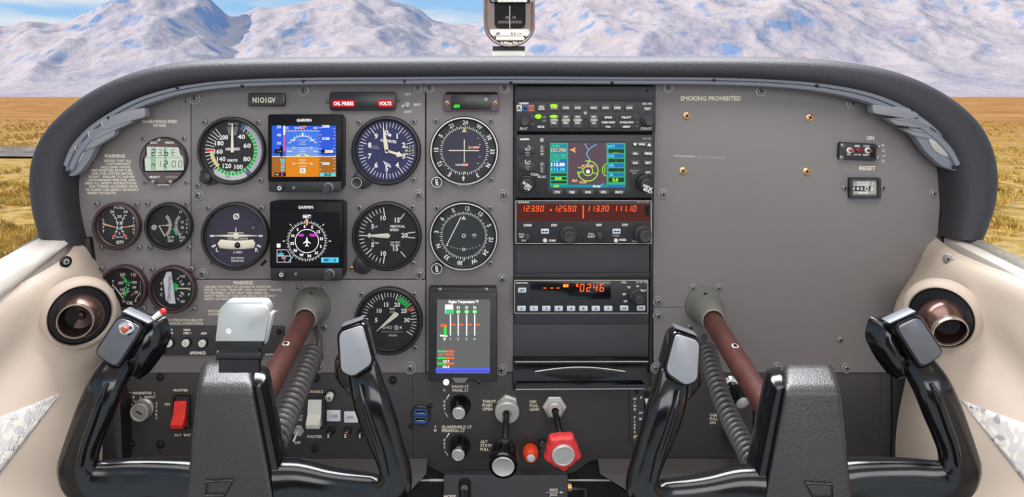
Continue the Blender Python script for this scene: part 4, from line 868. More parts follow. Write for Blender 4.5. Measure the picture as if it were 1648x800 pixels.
def seg(b, s_, u, v, h, m, q, adv=None, sk=0.12, wd=None, hw=.52):
    wv = h * hw; wd = wd or h * .13; adv = adv or h * .82
    for c in s_:
        if c == '.': b.box(u - adv * .38, v + h / 2 - wd, u - adv * .38 + wd, v + h / 2, q - .1, q, m, .1, 0); continue
        if c == ':': b.box(u - adv * .2, v - h * .2, u - adv * .2 + wd, v - h * .2 + wd, q - .1, q, m, .1, 0); b.box(u - adv * .2, v + h * .2, u - adv * .2 + wd, v + h * .2 + wd, q - .1, q, m, .1, 0); u += adv * .25; continue
        if c == ' ': u += adv; continue
        pt = lambda x, y: (u + x * wv - y * h * sk, v + y * h)
        L = {'a': (0, -.5, 1, -.5), 'b': (1, -.5, 1, 0), 'c': (1, 0, 1, .5), 'd': (0, .5, 1, .5), 'e': (0, 0, 0, .5), 'f': (0, -.5, 0, 0), 'g': (0, 0, 1, 0)}
        for k in SEG[c]:
            x0, y0, x1, y1 = L[k]; a = pt(x0, y0); e2 = pt(x1, y1); b.line(a[0], a[1], e2[0], e2[1], wd, q, m)
        u += adv
    return b
seg(b, '2', 245, 245.5, 9.5, 'lcd_seg', .9, sk=.05); seg(b, '3', 255, 245.5, 9.5, 'lcd_seg2', .9, sk=.05); seg(b, 'b', 265.5, 245.5, 9.5, 'lcd_seg', .9, sk=.05); b.box(261.6, 249, 263.2, 250.6, .8, .95, 'lcd_seg', .1, 0); seg(b, 'E', 277, 245.5, 9.5, 'lcd_seg2', .9, sk=.05)
seg(b, 'n', 245, 264, 8, 'lcd_seg', .9, sk=.05); seg(b, '1', 254, 264, 9.5, 'lcd_seg2', .9, sk=.05); seg(b, '2', 264.5, 264, 9.5, 'lcd_seg', .9, sk=.05); seg(b, ':00', 275, 264, 9.5, 'lcd_seg2', .9, sk=.05, adv=10.5)
part(t, 'lcd_screen', b)
for x, y in ((257, 225.5), (247, 292), (275, 292)): b = MB(); b.lathe(x, y, [(3.2, -1), (3.2, 2), (2.2, 3.4), (.5, 3.8)], 'screw_lt', 18); part(t, 'button', b)
for x, y in ((227, 224), (293, 223), (230, 294), (297, 294)): screw(t, x, y, 4.4, q=-8)

# ------------------------------------------------------------------ small panel items
t = thing('registration_plate', 'small engraved plate reading N101GV', 'nameplate', 429, 160, .006)
b = MB(); b.box(399, 150, 458, 171, -8, -1, 'gloss2', 2, 1); b.box(402, 151, 454, 169, -2, 0, 'plate', 2, .6); b.text('N1O1GV', 425, 161, 8.2, 'cream_ink', .3, width=37, bold=.02); part(t, 'plate', b)
t = thing('annunciator', 'dark warning light panel glowing red OIL PRESS and VOLTS', 'annunciator', 583, 163, .006)
b = MB(); b.box(530, 148, 637, 178, -8, 0, 'bezel', 5, 1.4); b.box(534, 151, 633, 175, -.5, .3, 'gloss2', 3, .2); part(t, 'frame', b)
for x0, x1, s_ in ((535, 571, 'OIL PRESS'), (608, 632, 'VOLTS')):
    b = MB(); b.box(x0, 161, x1, 172, .2, .7, E['redbg'], 2, .2); b.text(s_, (x0 + x1) / 2, 166.5, 5.4, E['white'], .9, width=x1 - x0 - 4, bold=.03); part(t, 'warning_light', b, 'lit red legend ' + s_)
screw(t, 525, 163.5, 3.4, q=-8); screw(t, 641.5, 162.5, 3.4, q=-8)
def toggle(name, label, cat, x, y, ang, r=5.5, par=None):
    t = par or thing(name, label, cat, x, y, 0)
    b = MB(); b.lathe(x, y, [(r, 0), (r, 2), (r * .86, 3)], 'steel', 6); b.lathe(x, y, [(r * .62, 2.5), (r * .6, 4.5), (r * .3, 4)], 'screw_lt', 20); part(t, 'bushing', b)
    b = MB(); dx, dy = math.sin(math.radians(ang)), -math.cos(math.radians(ang)); b.tube([(x, y, 2), (x + dx * r * .7, y + dy * r * .7, 8), (x + dx * r * 1.3, y + dy * r * 1.3, 13)], [1.3, 1.7, 2.3], 'alu', 12); part(t, 'lever', b); return t
toggle('dimmer_toggle', 'small chrome toggle switch between the words TST and DIM', 'switch', 656, 168.5, 250, 5.4)
t = thing('mode_annunciator', 'brown-ended mode light module glowing green GPS above the upper course indicator', 'annunciator', 759, 164, .006)
b = MB(); b.box(717, 148, 801, 178, -8, -2, 'void', 3, 1); b.box(714, 152, 803, 179, -8, 0, 'brown', 1.5, .8); part(t, 'housing', b)
b = MB(); b.box(726, 153, 791, 177, -.5, .5, 'gloss2', 2, .2); b.text('GPS', 735, 171, 4.8, E['lampg'], .9, width=10, bold=.05); part(t, 'display', b, 'dark display with the letters GPS lit green'); b = MB(); b.lathe(782, 160, [(3.2, .4), (3, 1.6), (1, 2.6)], 'dim_ink', 18); part(t, 'light_sensor', b)
for x, y in ((719.5, 165.5), (797, 165.5)): screw(t, x, y, 3.8, 'brass', 'brass screw')

# five-inch displays (two square glass units)
def unit(label, x0, y0, x1, y1, sx0, sy0, sx1, sy1, draw, yk):
    t = thing('flight_display', label, 'display', (x0 + x1) / 2, (y0 + y1) / 2, .026)
    b = MB(); b.box(x0 + 7, y0 + 4, x1 + 0, y1 - 4, -35, -24, 'gloss2', 4, 1); b.box(x0 + 1, y0 + 1, x1 - 1, y1 - 1, -26, -1, 'radio', 4, 1); b.box(x0, y0, x1, yk, -4, 0, 'glassblk', 4, 1.2); b.box(x0 + 1, yk - 3, x1 - 1, y1, -4, -.3, 'radio', 4, 1.2)
    b.text('GARMIN', (x0 + x1) / 2 - 1, y0 + 9.5, 4.6, 'ink', .3, width=24, bold=.02); part(t, 'case', b)
    b = MB(); b.flat(rrect(sx0 - 1, sy0 - 1, sx1 + 1, sy1 + 1, 1), .15, E['black']); draw(b, sx0, sy0, sx1, sy1, .3); part(t, 'screen', b)
    b = MB(); b.lathe(x0 + 19.5, yk + 9.5, [(7, -2), (7, 2), (5.5, 3.2)], 'radio', 28); b.ring(x0 + 19.5, yk + 9.5, 1.5, 3.4, 3.5, 'greyarc'); part(t, 'power_button', b)
    b = MB(); b.lathe(x1 - 21, yk + 9, [(8.5, -2), (8.5, 3), (7.4, 4.5)], 'screw_lt', 32); b.lathe(x1 - 21, yk + 9, [(7, 3), (7, 15), (6, 17)], 'key_dk', 28, (-.06, .10, 1)); part(t, 'knob', b)
    b = MB(); b.lathe(x0 + 42, yk + 9, [(2.6, -2), (2.6, 1), (1, 1.5)], 'grey_ink', 16); part(t, 'card_light', b); b = MB(); b.lathe(x0 + 62, yk + 9, [(2.2, -2), (2.2, -.7)], 'void', 16); b.flat([(x0 + 56, yk + .5), (x0 + 68, yk + .5), (x0 + 65, yk + 3), (x0 + 59, yk + 3)], -.6, 'grey_ink'); part(t, 'card_slot', b)
    return t
def pfd(b, x0, y0, x1, y1, q):
    W = x1 - x0; H = y1 - y0; hz = y0 + H * .60; X = lambda f_: x0 + W * f_; Y = lambda f_: y0 + H * f_
    b.flat([(x0, y0), (x1, y0), (x1, hz), (x0, hz)], q, E['skyd']); b.flat([(X(.22), Y(.1)), (X(.73), Y(.1)), (X(.73), hz), (X(.22), hz)], q + .05, E['sky']); b.flat([(X(.22), Y(.42)), (X(.73), Y(.42)), (X(.73), hz), (X(.22), hz)], q + .08, E['sky2'])
    b.flat([(x0, hz), (x1, hz), (x1, y1), (x0, y1)], q, E['earthd']); b.flat([(X(.22), hz), (X(.73), hz), (X(.73), y1), (X(.22), y1)], q + .05, E['earth']); b.line(x0, hz, x1, hz, .9, q + .1, E['white'])
    cx = X(.48); b.arc(cx, Y(.50), 24, 25, -58, 58, q + .15, E['white'], 20)
    for a in (-58, -45, -30, -20, -10, 10, 20, 30, 45, 58): b.tick(cx, Y(.50), 25, 28, a, .7, q + .15, E['white'])
    b.flat([(cx, Y(.19)), (cx + 2.2, Y(.14)), (cx - 2.2, Y(.14))], q + .2, E['white']); b.flat([(cx, Y(.15)), (cx + 2.2, Y(.21)), (cx - 2.2, Y(.21))], q + .22, E['white'])
    for f_, w_ in ((.28, 9), (.32, 4), (.36, 6), (.43, 9), (.47, 4), (.51, 6), (.67, 6), (.74, 9), (.71, 4), (.79, 6)): b.line(cx - w_, Y(f_), cx + w_, Y(f_), .6, q + .15, E['white'])
    for f_, s_ in ((.28, '20'), (.43, '10'), (.74, '10')): b.text(s_, cx - 14, Y(f_), 3.4, E['white'], q + .2); b.text(s_, cx + 14, Y(f_), 3.4, E['white'], q + .2)
    b.flat([(cx, Y(.535)), (cx - 14, Y(.60)), (cx - 7, Y(.60))], q + .3, E['yellow']); b.flat([(cx, Y(.535)), (cx + 14, Y(.60)), (cx + 7, Y(.60))], q + .3, E['yellow']); b.line(cx - 25, Y(.50), cx - 17, Y(.50), 1.4, q + .3, E['yellow']); b.line(cx + 17, Y(.50), cx + 24, Y(.50), 1.4, q + .3, E['yellow'])
    for i in range(11): b.line(X(.22) + i * 5, Y(.095), X(.22) + i * 5, Y(.075), .6, q + .15, E['white'])
    b.line(X(.22), Y(.1), X(.73), Y(.1), .7, q + .15, E['white']); b.text('067\u00b0', cx, Y(.035), 4.6, E['tan'], q + .2, bold=.03); b.text('50', X(.24), Y(.04), 3, E['white'], q + .2); b.text('060', X(.38), Y(.04), 3, E['white'], q + .2); b.text('080', X(.68), Y(.04), 3, E['white'], q + .2)
    for f_, s_ in ((.02, '50'), (.18, '40'), (.34, '30')): b.text(s_, X(.11), Y(f_), 4.6, E['white'], q + .2)
    b.flat([(X(.18), Y(.0)), (X(.21), Y(.0)), (X(.21), Y(.18)), (X(.18), Y(.18))], q + .15, E['white']); b.flat([(X(.18), Y(.18)), (X(.21), Y(.18)), (X(.21), Y(.5)), (X(.18), Y(.5))], q + .15, E['pink'])
    b.flat([(X(.04), Y(.46)), (X(.13), Y(.46)), (X(.13), Y(.40)), (X(.17), Y(.40)), (X(.17), Y(.60)), (X(.13), Y(.60)), (X(.13), Y(.54)), (X(.04), Y(.54))], q + .2, E['black']); b.text('- -', X(.12), Y(.5), 4, E['white'], q + .3)
    for i, s_ in enumerate(('105', '75', '50', '55')): b.text(s_, X(.17), Y(.67 + i * .065), 4.2, E['cyan'], q + .2, bold=.03)
    b.flat([(X(.04), Y(.92)), (X(.22), Y(.92)), (X(.22), Y(.99)), (X(.04), Y(.99))], q + .2, E['black']); b.text('0', X(.16), Y(.955), 4, E['magenta'], q + .3, bold=.03); b.text('TAS', X(.08), Y(.955), 2.4, E['white'], q + .3)
    for f_, s_ in ((.01, '3200'), (.25, '3100'), (.74, '2900')): b.text(s_, X(.84), Y(f_), 4.2, E['white'], q + .2, bold=.03)
    for i in range(14): b.line(X(.735), Y(.04 + i * .068), X(.755 if i % 2 else .775), Y(.04 + i * .068), .6, q + .2, E['white']); b.line(X(.985), Y(.06 + i * .065), X(.97 if i % 3 else .95), Y(.06 + i * .065), .7, q + .2, E['white'])
    b.flat([(X(.76), Y(.5)), (X(.80), Y(.455)), (X(.97), Y(.455)), (X(.97), Y(.545)), (X(.80), Y(.545))], q + .22, E['black']); b.text('3000', X(.89), Y(.5), 4.8, E['white'], q + .35, bold=.04)
    b.box(cx - 4.5, Y(.83), cx + 4.5, Y(.93), q, q + .2, E['white'], 1, 0); b.ring(cx, Y(.88), 1.6, 2.8, q + .3, E['earth']); b.line(cx, Y(.84), cx, Y(.92), .7, q + .3, E['earth'])
    b.flat([(X(.75), Y(.925)), (X(.99), Y(.925)), (X(.99), Y(.99)), (X(.75), Y(.99))], q + .2, E['cyan']); b.text('30.21', X(.87), Y(.957), 3.8, E['black'], q + .3, bold=.04)
unit('upper square flight display showing blue sky over an orange horizon screen', 431, 184, 550, 309, 437.5, 202.5, 541, 284.5, pfd, 293)
def hsi(b, x0, y0, x1, y1, q):
    cx, cy = 494, 388
    for i in range(72): b.tick(cx, cy, 28.5, 33 if i % 2 == 0 else 31.4, i * 5 + 3, .9, q, E['white'])
    b.ring(cx, cy, 18.2, 19.4, q, E['white'])
    for i, s_ in enumerate(['6', 'E', '12', '15', 'S', '21', '24', 'W', '30', '33', 'N', '3']): x, y = pol(cx, cy, 24, -9 + i * 30); b.text(s_, x, y, 4.3, E['white'], q + .1, bold=.03)
    b.box(486.5, 345, 501, 351.5, q - .1, q, E['grey'], .6, 0); b.text('067\u00b0', 494, 348.3, 4.6, E['white'], q + .2, bold=.03); b.flat([(491.5, 352), (496, 352), (495.5, 361), (493.5, 364), (492, 360)], q + .1, E['tan'])
    b.flat([(494, 381), (495.3, 384), (495.5, 387), (500, 391), (500, 392.5), (495.3, 390), (495, 393.5), (497, 396), (497, 397), (494, 396), (491, 397), (491, 396), (493, 393.5), (492.7, 390), (488, 392.5), (488, 391), (492.5, 387), (492.7, 384)], q + .2, E['white'])
    b.text('GPS', 484.5, 378.5, 3.6, E['magenta'], q + .1, bold=.05); b.text('TERM', 504, 378.5, 3.6, E['magenta'], q + .1, bold=.05)
    for a in (-45, 45, -90, 90): b.tick(cx, cy, 35, 39, a, 1.1, q, E['white'])
    b.box(445.5, 392, 451.5, 398.5, q - .1, q, E['white'], .6, 0)
    for L in ([(446, 402), (462, 402), (468, 412), (468, 422), (446, 422)],):
        for i in range(len(L)): a, c = L[i], L[(i + 1) % len(L)]; b.line(a[0], a[1], c[0], c[1], .7, q, E['white'])
    b.line(446, 412, 468, 412, .7, q, E['white']); b.text('--', 452, 404.8, 3.4, E['cyan'], q + .1, bold=.04); b.text('GPS', 452, 409.5, 3.8, E['cyan'], q + .1, bold=.04); b.text('DIST', 457, 415, 2.4, E['white'], q + .1); b.text('0', 458, 419, 3.6, E['magenta'], q + .1, bold=.04)
    b.tick(cx, cy, 33, 44, 222, 1.2, q, E['cyan']); b.box(517, 414.5, 545, 422.5, q - .1, q, E['cyan'], .6, 0); b.box(521, 416, 541, 421, q, q + .1, E['tblue'], .6, 0); b.text('255\u00b0', 534, 418.5, 3.8, E['cyan'], q + .3, bold=.04)
u2 = unit('lower square flight display showing a white compass rose on a black screen', 434, 324, 552, 452, 440, 342, 546, 427, hsi, 432)
for x in (435.5, 560.5): screw(fp if False else u2, x, 440, 5, 'brass', 'brass screw', q=-34)

# engine monitor
t = thing('engine_monitor', 'tall engine monitor with a grey screen of four temperature bars', 'display', 745, 540, .016)
b = MB(); b.box(690, 464, 799, 614, -20, -2, 'radio', 2, 1); b.prism(rrect(690, 470, 800, 614, 2), -3, 0, 'radio', 1.4); b.flat([(727, 608), (754, 608), (748, 616), (733, 616)], .2, 'grey_ink'); part(t, 'case', b)
b = MB(); q = .3; b.flat([(703.5, 482), (789, 482), (788, 601), (702.5, 601)], .15, E['engbg']); b.flat([(701.5, 592), (788.5, 592), (788.5, 599.5), (701, 599.5)], q, E['engblue']); b.line(701.5, 597, 788.5, 597, 1.6, q + .1, E['skyd'])
b.text('Engine Temperature \u00b0F', 746, 485.5, 4.2, E['white'], q, width=48, bold=.05); b.box(716, 490, 729.5, 505, q - .1, q, E['white'], 1, 0); b.flat([(717, 498), (729, 498), (729, 505.5), (717, 505.5)], q + .1, E['lgreen'])
for i, x in enumerate((725, 737.5, 751, 764)):
    if i: b.disc(x, 494.5, 3.6, q, E['grey'], 14); b.disc(x, 501.5, 3.6, q, E['green'], 14); b.text('%d' % (23 + i % 2), x, 494.7, 3.4, E['white'], q + .1, bold=.04); b.text('%d' % (23 + i % 2), x, 501.7, 3.4, E['white'], q + .1, bold=.04)
    b.line(x, 506, x, 540, 2.0, q, E['white']); b.line(x + 1.8, 522.5, x + 8, 522.5, 2.4, q, E['orange']); b.disc(x - .5, 545.5, 3.4, q, E['grey'], 14); b.text(str(i + 1), x - .5, 545.5, 3.6, E['white'], q + .1)
b.line(709, 523.5, 719, 524, 4, q, E['orange']); b.line(716.5, 526, 716.5, 540, 4, q, E['green']); b.line(708, 540, 720, 541, 3, q, E['white']); b.flat([(713, 544), (718, 544), (715.5, 549)], q, E['white'])
for i, s_ in enumerate(('23.7 VOLTS', '0.0 F', '50.5')):
    y = (565.5, 576.2, 585.2)[i]; b.line(704, y, 719, y, 3.0, q, E['lgreen'] if i == 0 else E['green']); b.line(717, y, 731, y, 3.0, q + .05, E['orange']); b.text(s_, 718, y + 5.0, 3.6, E['orange'] if i == 0 else E['white'], q + .1, bold=.04, width=(24, 10, 11)[i])
part(t, 'screen', b)
b = MB(); b.lathe(718, 615, [(5, -16), (5, 1), (4, 2.4), (1, 2.8)], E['white'], 24); part(t, 'power_light', b, 'lit white button'); b = MB(); b.lathe(770.5, 615, [(3.6, -16), (3.6, 0), (2, 1)], 'gloss2', 20); part(t, 'side_button', b)
for x in (708, 783): screw(t, x, 466.5, 3.2, 'screw_lt', q=-2.5)
# ------------------------------------------------------------------ radio stack
t = thing('radio_rack', 'dark recessed rack behind the centre column of radios', 'rack', 938, 360, 0)
b = MB(); b.box(826, 134, 1052, 628, -8, -3, 'void', 1, .5); part(t, 'back_plate', b)
b = MB(); b.prism([(828, 136), (833, 136), (829, 628), (825, 628)], -4, 1, 'radio', .6); part(t, 'rail', b); b = MB(); b.prism([(1050, 136), (1055, 136), (1049, 628), (1044, 628)], -4, 1, 'radio', .6); part(t, 'rail', b)
b = MB(); b.prism([(831, 139), (1053, 139), (1053, 164), (831, 164)], -4, 2, 'blank', .8); b.lathe(1041, 146, [(2, 1.8), (2, 2.3)], 'void', 12); solo('blank_cover', 'plain dark cover plate above the audio panel at the top of the radio column', 'cover plate', 942, 151, 0, b, 'blank covers in the radio column')
b = MB(); b.prism([(827, 394), (1045, 394), (1045, 440), (827, 442)], -4, 0, 'blank', .8); b.prism([(827, 440), (1045, 438), (1045, 449), (827, 449)], -4, 4, 'radio', .8); solo('blank_cover', 'plain dark cover plate between the orange-lit radio and the transponder', 'cover plate', 936, 418, 0, b, 'blank covers in the radio column')
b = MB(); b.prism([(826, 504), (1044, 504), (1044, 522), (826, 522)], -4, 0, 'blank', .8); b.prism([(826, 521), (1044, 521), (1043, 574), (826, 574)], -4, 2, 'blank', 1.5); solo('blank_cover', 'plain dark cover plate between the transponder and the glossy tray', 'cover plate', 935, 540, 0, b, 'blank covers in the radio column')

def btn(t, x0, y0, x1, y1, m='key_dk', s_=None, h=3.0, ink='ink', q0=0, q1=2.5, width=None, name='button', label=None, lamp=None):
    b = MB(); b.box(x0, y0, x1, y1, q0, q1, m, 1.4, .6)
    if s_: b.text(s_, (x0 + x1) / 2, (y0 + y1) / 2 - (h * .72 if '\n' in s_ else 0), h, ink, q1 + .15, width=width, bold=.02)
    if lamp is not None: b.box(lamp[0], lamp[1], lamp[2], lamp[3], q1, q1 + .5, 'dim_ink' if len(lamp) == 4 else E[lamp[4]], .5, .1)
    return part(t, name, b, label)
def knob(t, x, y, r0, r1, h0, h1, tilt=(0, 0, 1), m0='key_dk', m1='blank', name='knob', knurl=True, cap=None, label=None):
    b = MB(); b.lathe(x, y, [(r0 + 1, 0), (r0 + .6, 1), (r0, 2), (r0, h0 - 1), (r0 - 1.2, h0)], m0, 40, tilt)
    b.lathe(x, y, [(r1, h0 - 1), (r1, h1 - 1.2), (r1 - 1.4, h1), (r1 - 2.4, h1 - .3)], m1, 36, tilt)
    if knurl:
        T = Vector(tilt).normalized(); R = T.to_track_quat('Z', 'Y').to_matrix()
        for i in range(24):
            a = 2 * PI * i / 24; p = [Vector((x, y, 0)) + R @ Vector((r0 * math.cos(a), r0 * math.sin(a), qq)) for qq in (2, h0 - 1)]; b.tube(p, .45, m0, 5)
    if cap:
        T = Vector(tilt).normalized(); c = Vector((x, y, 0)) + T * (h1 - .2); b.lathe(c.x, c.y, [(r1 - 2, 0), (r1 - 2.4, .7), (r1 - 3.5, .9)], cap, 32, tilt, c.z)
    return part(t, name, b, label)

# audio panel
t = thing('audio_panel', 'black audio selector panel with rows of small buttons and glowing yellow-green lamps', 'radio', 942, 189, .010)
b = MB(); b.box(830, 163, 1055, 212, -14, 0, 'radio', 2, 1.2); b.text('GARMIN', 843, 166.3, 3, 'ink', .2, width=15, bold=.03); b.text('GMA 340', 1041, 167, 3, 'ink', .2, width=15); b.text('TEST', 1042, 175, 3.6, 'ink', .2, width=11, bold=.02)
b.text('PILOT', 843, 207, 3.6, 'ink', .2, width=12); b.text('COPILOT', 1040, 207, 3.6, 'ink', .2, width=18); b.text('SENS', 870.5, 204, 3.4, 'ink', .2, width=11); b.text('HI\nLO', 876, 188.5, 3.2, 'dim_ink', .2, ls=1.8)
for i, (x, m, c) in enumerate(((835.5, 'greyarc', 'A'), (845.5, 'blueusb', 'M'), (855, 'flag', 'O'))): b.box(x - 4.2, 169, x + 4.4, 179, 0, .5, m, .5, .1); b.text(c, x, 174, 6, 'black_ink', .7, bold=.02)
for x, y in ((857, 187), (857, 200), (1025, 187), (1025, 197), (1025, 203)): b.text('VOL' if y > 190 else 'SQ', x, y, 2.4, 'grey_ink', .2)
part(t, 'face_plate', b)
for i, (x0, s_) in enumerate(((864, 'MKR\nMUTE'), (884, 'COM1'), (903, 'COM2'), (922, 'COM3'), (948, 'NAV1'), (967, 'NAV2'), (986, 'DME'), (1005, 'ADF'))):
    btn(t, x0, 168, x0 + 14.5, 179, 'key_dk', s_, 2.6 if '\n' in s_ else 3.3, width=None if '\n' in s_ else 10, lamp=None)
for i, (x0, s_) in enumerate(((884, 'COM1\nMIC'), (903, 'COM2\nMIC'), (922, 'COM3\nMIC'), (948, 'COM\n1/2'))):
    btn(t, x0, 185, x0 + 14.5, 206, 'key_dk', s_, 3.2, lamp=(x0 + 3.5, 186, x0 + 11, 190))
for (x0, y0, s_) in ((967, 186, 'SPKR'), (967, 194, 'CABIN AUDIO'), (967, 201, 'PA'), (996, 186, 'PILOT'), (996, 194, 'ICS ISOLATION'), (996, 201, 'CREW')):
    btn(t, x0, y0, x0 + 24, y0 + 6, 'radio', s_, 3.0, width=min(22, len(s_) * 2.6 + 2), q1=1.2)
for x, y in ((891, 170), (891, 187.5), (866, 187.5)): b = MB(); b.ball(x, y, 2.5, 6.5 if x > 880 else 5.5, E['ygreen'], 10, 2.8 if x > 880 else 3.8, 2); part(t, 'lamp', b, 'glowing yellow-green lamp')
knob(t, 845, 195.5, 8, 6.5, 5, 12, (-.05, .06, 1)); knob(t, 1041, 194, 9.5, 7.5, 6, 14, (.10, .04, 1))
b = MB(); b.lathe(942, 182, [(2.8, 0), (2.6, 1), (1, 1.8)], 'dim_ink', 16); b.lathe(942, 192, [(1.6, 0), (1.6, .3)], 'void', 12); part(t, 'light_sensor', b)

# GPS navigator
t = thing('gps_navigator', 'black GPS navigator with a colour moving-map screen and two large knobs', 'radio', 941, 268, .012)
b = MB(); b.box(830, 217, 1053, 319, -16, 0, 'radio', 3, 1.6); b.box(880, 224, 1013, 310, -.2, 1.2, 'key_dk', 5, .8); b.frame(880.5, 225.5, 1011, 306.5, 4, .8, 2.4, 'radio', 4)
b.text('GARMIN', 844, 224, 3.2, 'ink', .2, width=15, bold=.03); b.text('GNS 530', 1041, 223, 2.8, 'dim_ink', .2, width=14); b.text('COM/', 861, 281, 3.8, 'ink', .2, rot=8); b.text('VLOC', 872, 284.5, 3.8, 'ink', .2); b.text('GPS', 1043, 277.5, 3.8, 'ink', .2, width=9)
b.text('!\nDEFAULT\nNAV', 1021, 271, 2.6, 'dim_ink', .2); part(t, 'face_plate', b)
b = MB(); q = 1.3; x0, y0, x1, y1 = 885, 230, 1006.5, 302; b.flat([(x0, y0), (x1, y0), (x1, y1), (x0, y1)], q, E['mapbg']); b.flat([(x0, y0), (914, y0), (914, y1), (x0, y1)], q + .1, E['aqua']); b.flat([(976, y0), (x1, y0), (x1, y1), (976, y1)], q + .1, E['aqua']); b.flat([(x0, 297), (x1, 297), (x1, y1), (x0, y1)], q + .12, E['teal'])
for (a, c, e_, g, k) in ((886.5, 232, 912, 247, 'teal'), (886.5, 248, 912, 254, 'teal'), (886.5, 256, 912, 277, 'tblue'), (886.5, 279, 912, 283, 'dkgreen'), (886.5, 285, 912, 289, 'dkgreen'), (886.5, 291, 912, 295, 'dkgreen'), (978, 232, 1004, 239, 'tblue'), (979, 240, 1004, 246, 'dkgreen'), (978, 248, 1004, 254, 'tblue'), (979, 255.5, 1004, 261, 'dkgreen'), (978, 263, 1004, 269, 'tblue'), (979, 270.5, 1004, 276, 'dkgreen'), (978, 278, 1004, 284, 'tblue'), (979, 285.5, 1004, 293, 'dkgreen'), (978, 298, 1004, 301.5, 'tblue')): b.flat([(a, c), (e_, c), (e_, g), (a, g)], q + .2, E[k])
b.text('COM', 894, 235, 3.6, E['lgreen'], q + .4, bold=.03); b.text('121.700', 899, 241.5, 5.2, E['tan'], q + .4, width=24, bold=.04); b.text('118.100', 899, 250.5, 4.6, E['lgreen'], q + .4, width=23, bold=.02); b.text('VLOC', 894, 258.5, 3.6, E['lgreen'], q + .4, bold=.03); b.text('113.80', 898, 264.5, 5.2, E['white'], q + .4, width=22, bold=.04); b.text('111.10', 898, 272.5, 5.2, E['cyan'], q + .4, width=22, bold=.04)
b.text('ENR', 899, 287, 4, E['ygreen'], q + .4, bold=.04); b.text('GPS', 895, 299.5, 3.6, E['ygreen'], q + .4, bold=.04)
for s_, y in (('WPT', 235.5), ('DTK', 251), ('DIS', 266), ('GS', 281)): b.text(s_, 983.5, y, 4, E['cyan'], q + .4, bold=.03)
b.text('0.0', 990, 289.3, 5, E['ygreen'], q + .4, bold=.04); b.text('_ _ _', 991, 243, 3.4, E['ygreen'], q + .4); b.text(':', 991, 258, 4, E['ygreen'], q + .4); b.text('.', 997, 273, 4, E['ygreen'], q + .4)
rv = [(941, 231), (944, 237), (947, 241), (944, 247), (945, 251), (949, 256), (948, 262), (946, 268)]
for a, c in zip(rv, rv[1:]): b.line(*a, *c, 1.2, q + .3, E['river'])
for a, c in (((947, 241), (953, 236)), ((953, 236), (960, 232)), ((936, 274), (930, 284)), ((964, 300), (972, 295))): b.line(*a, *c, 1.1, q + .3, E['river'])
b.arc(946, 275, 15.5, 17, -15, 268, q + .35, E['ygreen']); b.arc(946, 275, 7, 8.3, 20, 340, q + .35, E['ygreen']); b.line(938, 276, 929, 279, 1.2, q + .35, E['ygreen']); b.line(954, 278, 962, 280, 1.2, q + .35, E['ygreen']); b.line(938, 271, 930, 269, 1.2, q + .35, E['ygreen']); b.line(947, 259, 944, 267, 1.2, q + .35, E['ygreen'])
for a, c in (((976, 263), (970, 268)), ((970, 268), (969, 276)), ((969, 276), (972, 282)), ((972, 282), (976, 283)), ((973, 268), (973, 279))): b.line(*a, *c, 1.1, q + .35, E['ygreen'])
b.flat([(916, 241), (927, 237), (925, 241), (927, 246)], q + .35, E['tan']); b.text('KSPB', 946, 267, 4, E['tan'], q + .45, bold=.04, width=20); b.text('38A', 925, 290.5, 4, E['tan'], q + .45, bold=.04); b.text('3AM', 938, 293, 4, E['tan'], q + .45, bold=.04); b.disc(946, 276, 3.2, q + .5, E['white'], 12); b.text('10 nm', 960, 299.5, 3.4, E['white'], q + .45, bold=.04)
part(t, 'screen', b)
for x, s_ in ((896, 'CDI'), (920, 'OBS'), (946, 'MSG'), (971, 'FPL'), (996, 'PROC')): btn(t, x - 9, 305, x + 9, 313, 'key_dk', s_, 3.4, q0=1, q1=3, width=12 if s_ == 'PROC' else 9)
for x, y, s_ in ((1033, 232, 'RNG'), (1022, 247, '-D\u203a'), (1043, 247, 'MENU'), (1022, 262, 'CLR'), (1043, 262, 'ENT')): btn(t, x - (14 if s_ == 'RNG' else 8), y - 4, x + (14 if s_ == 'RNG' else 8), y + 4, 'key_dk', s_, 3.4, q1=2, width=9 if s_ != 'MENU' else 12)
b = MB(); b.flat([(1018, 230.5), (1025, 230.5), (1021.5, 235)], 2.3, 'ink'); b.flat([(1041, 235), (1048, 235), (1044.5, 230)], 2.3, 'ink'); part(t, 'range_arrows', b)
for y in (235, 263): btn(t, 834, y - 1, 861, y + 13, 'radio', None, q1=1.5)
for y0, s_ in ((237, 'COM'), (264, 'VLC')):
    b = MB(); b.box(867, y0 - 4, 877, y0 + 17, 0, 2.4, 'key_dk', 2, .8)
    for i, c in enumerate(s_): b.text(c, 872, y0 + i * 5.4, 3.8, 'ink', 2.6)
    part(t, 'button', b)
for y, a in ((240, 0), (262, 60)): b = MB(); b.arc(849, y - 2, 3.6, 4.4, a, a + 260, 1.8, 'ink'); b.line(847, y, 851, y - 3, .8, 1.8, 'ink'); b.text('PWR\nVOL' if y < 250 else 'PUSH\nSQ', 849, y + 6, 2.4, 'dim_ink', 1.8); part(t, 'legend', b)
b = MB(); b.lathe(872, 225.5, [(3.6, 0), (3.4, 1), (1.2, 1.8)], 'dim_ink', 18); part(t, 'light_sensor', b)
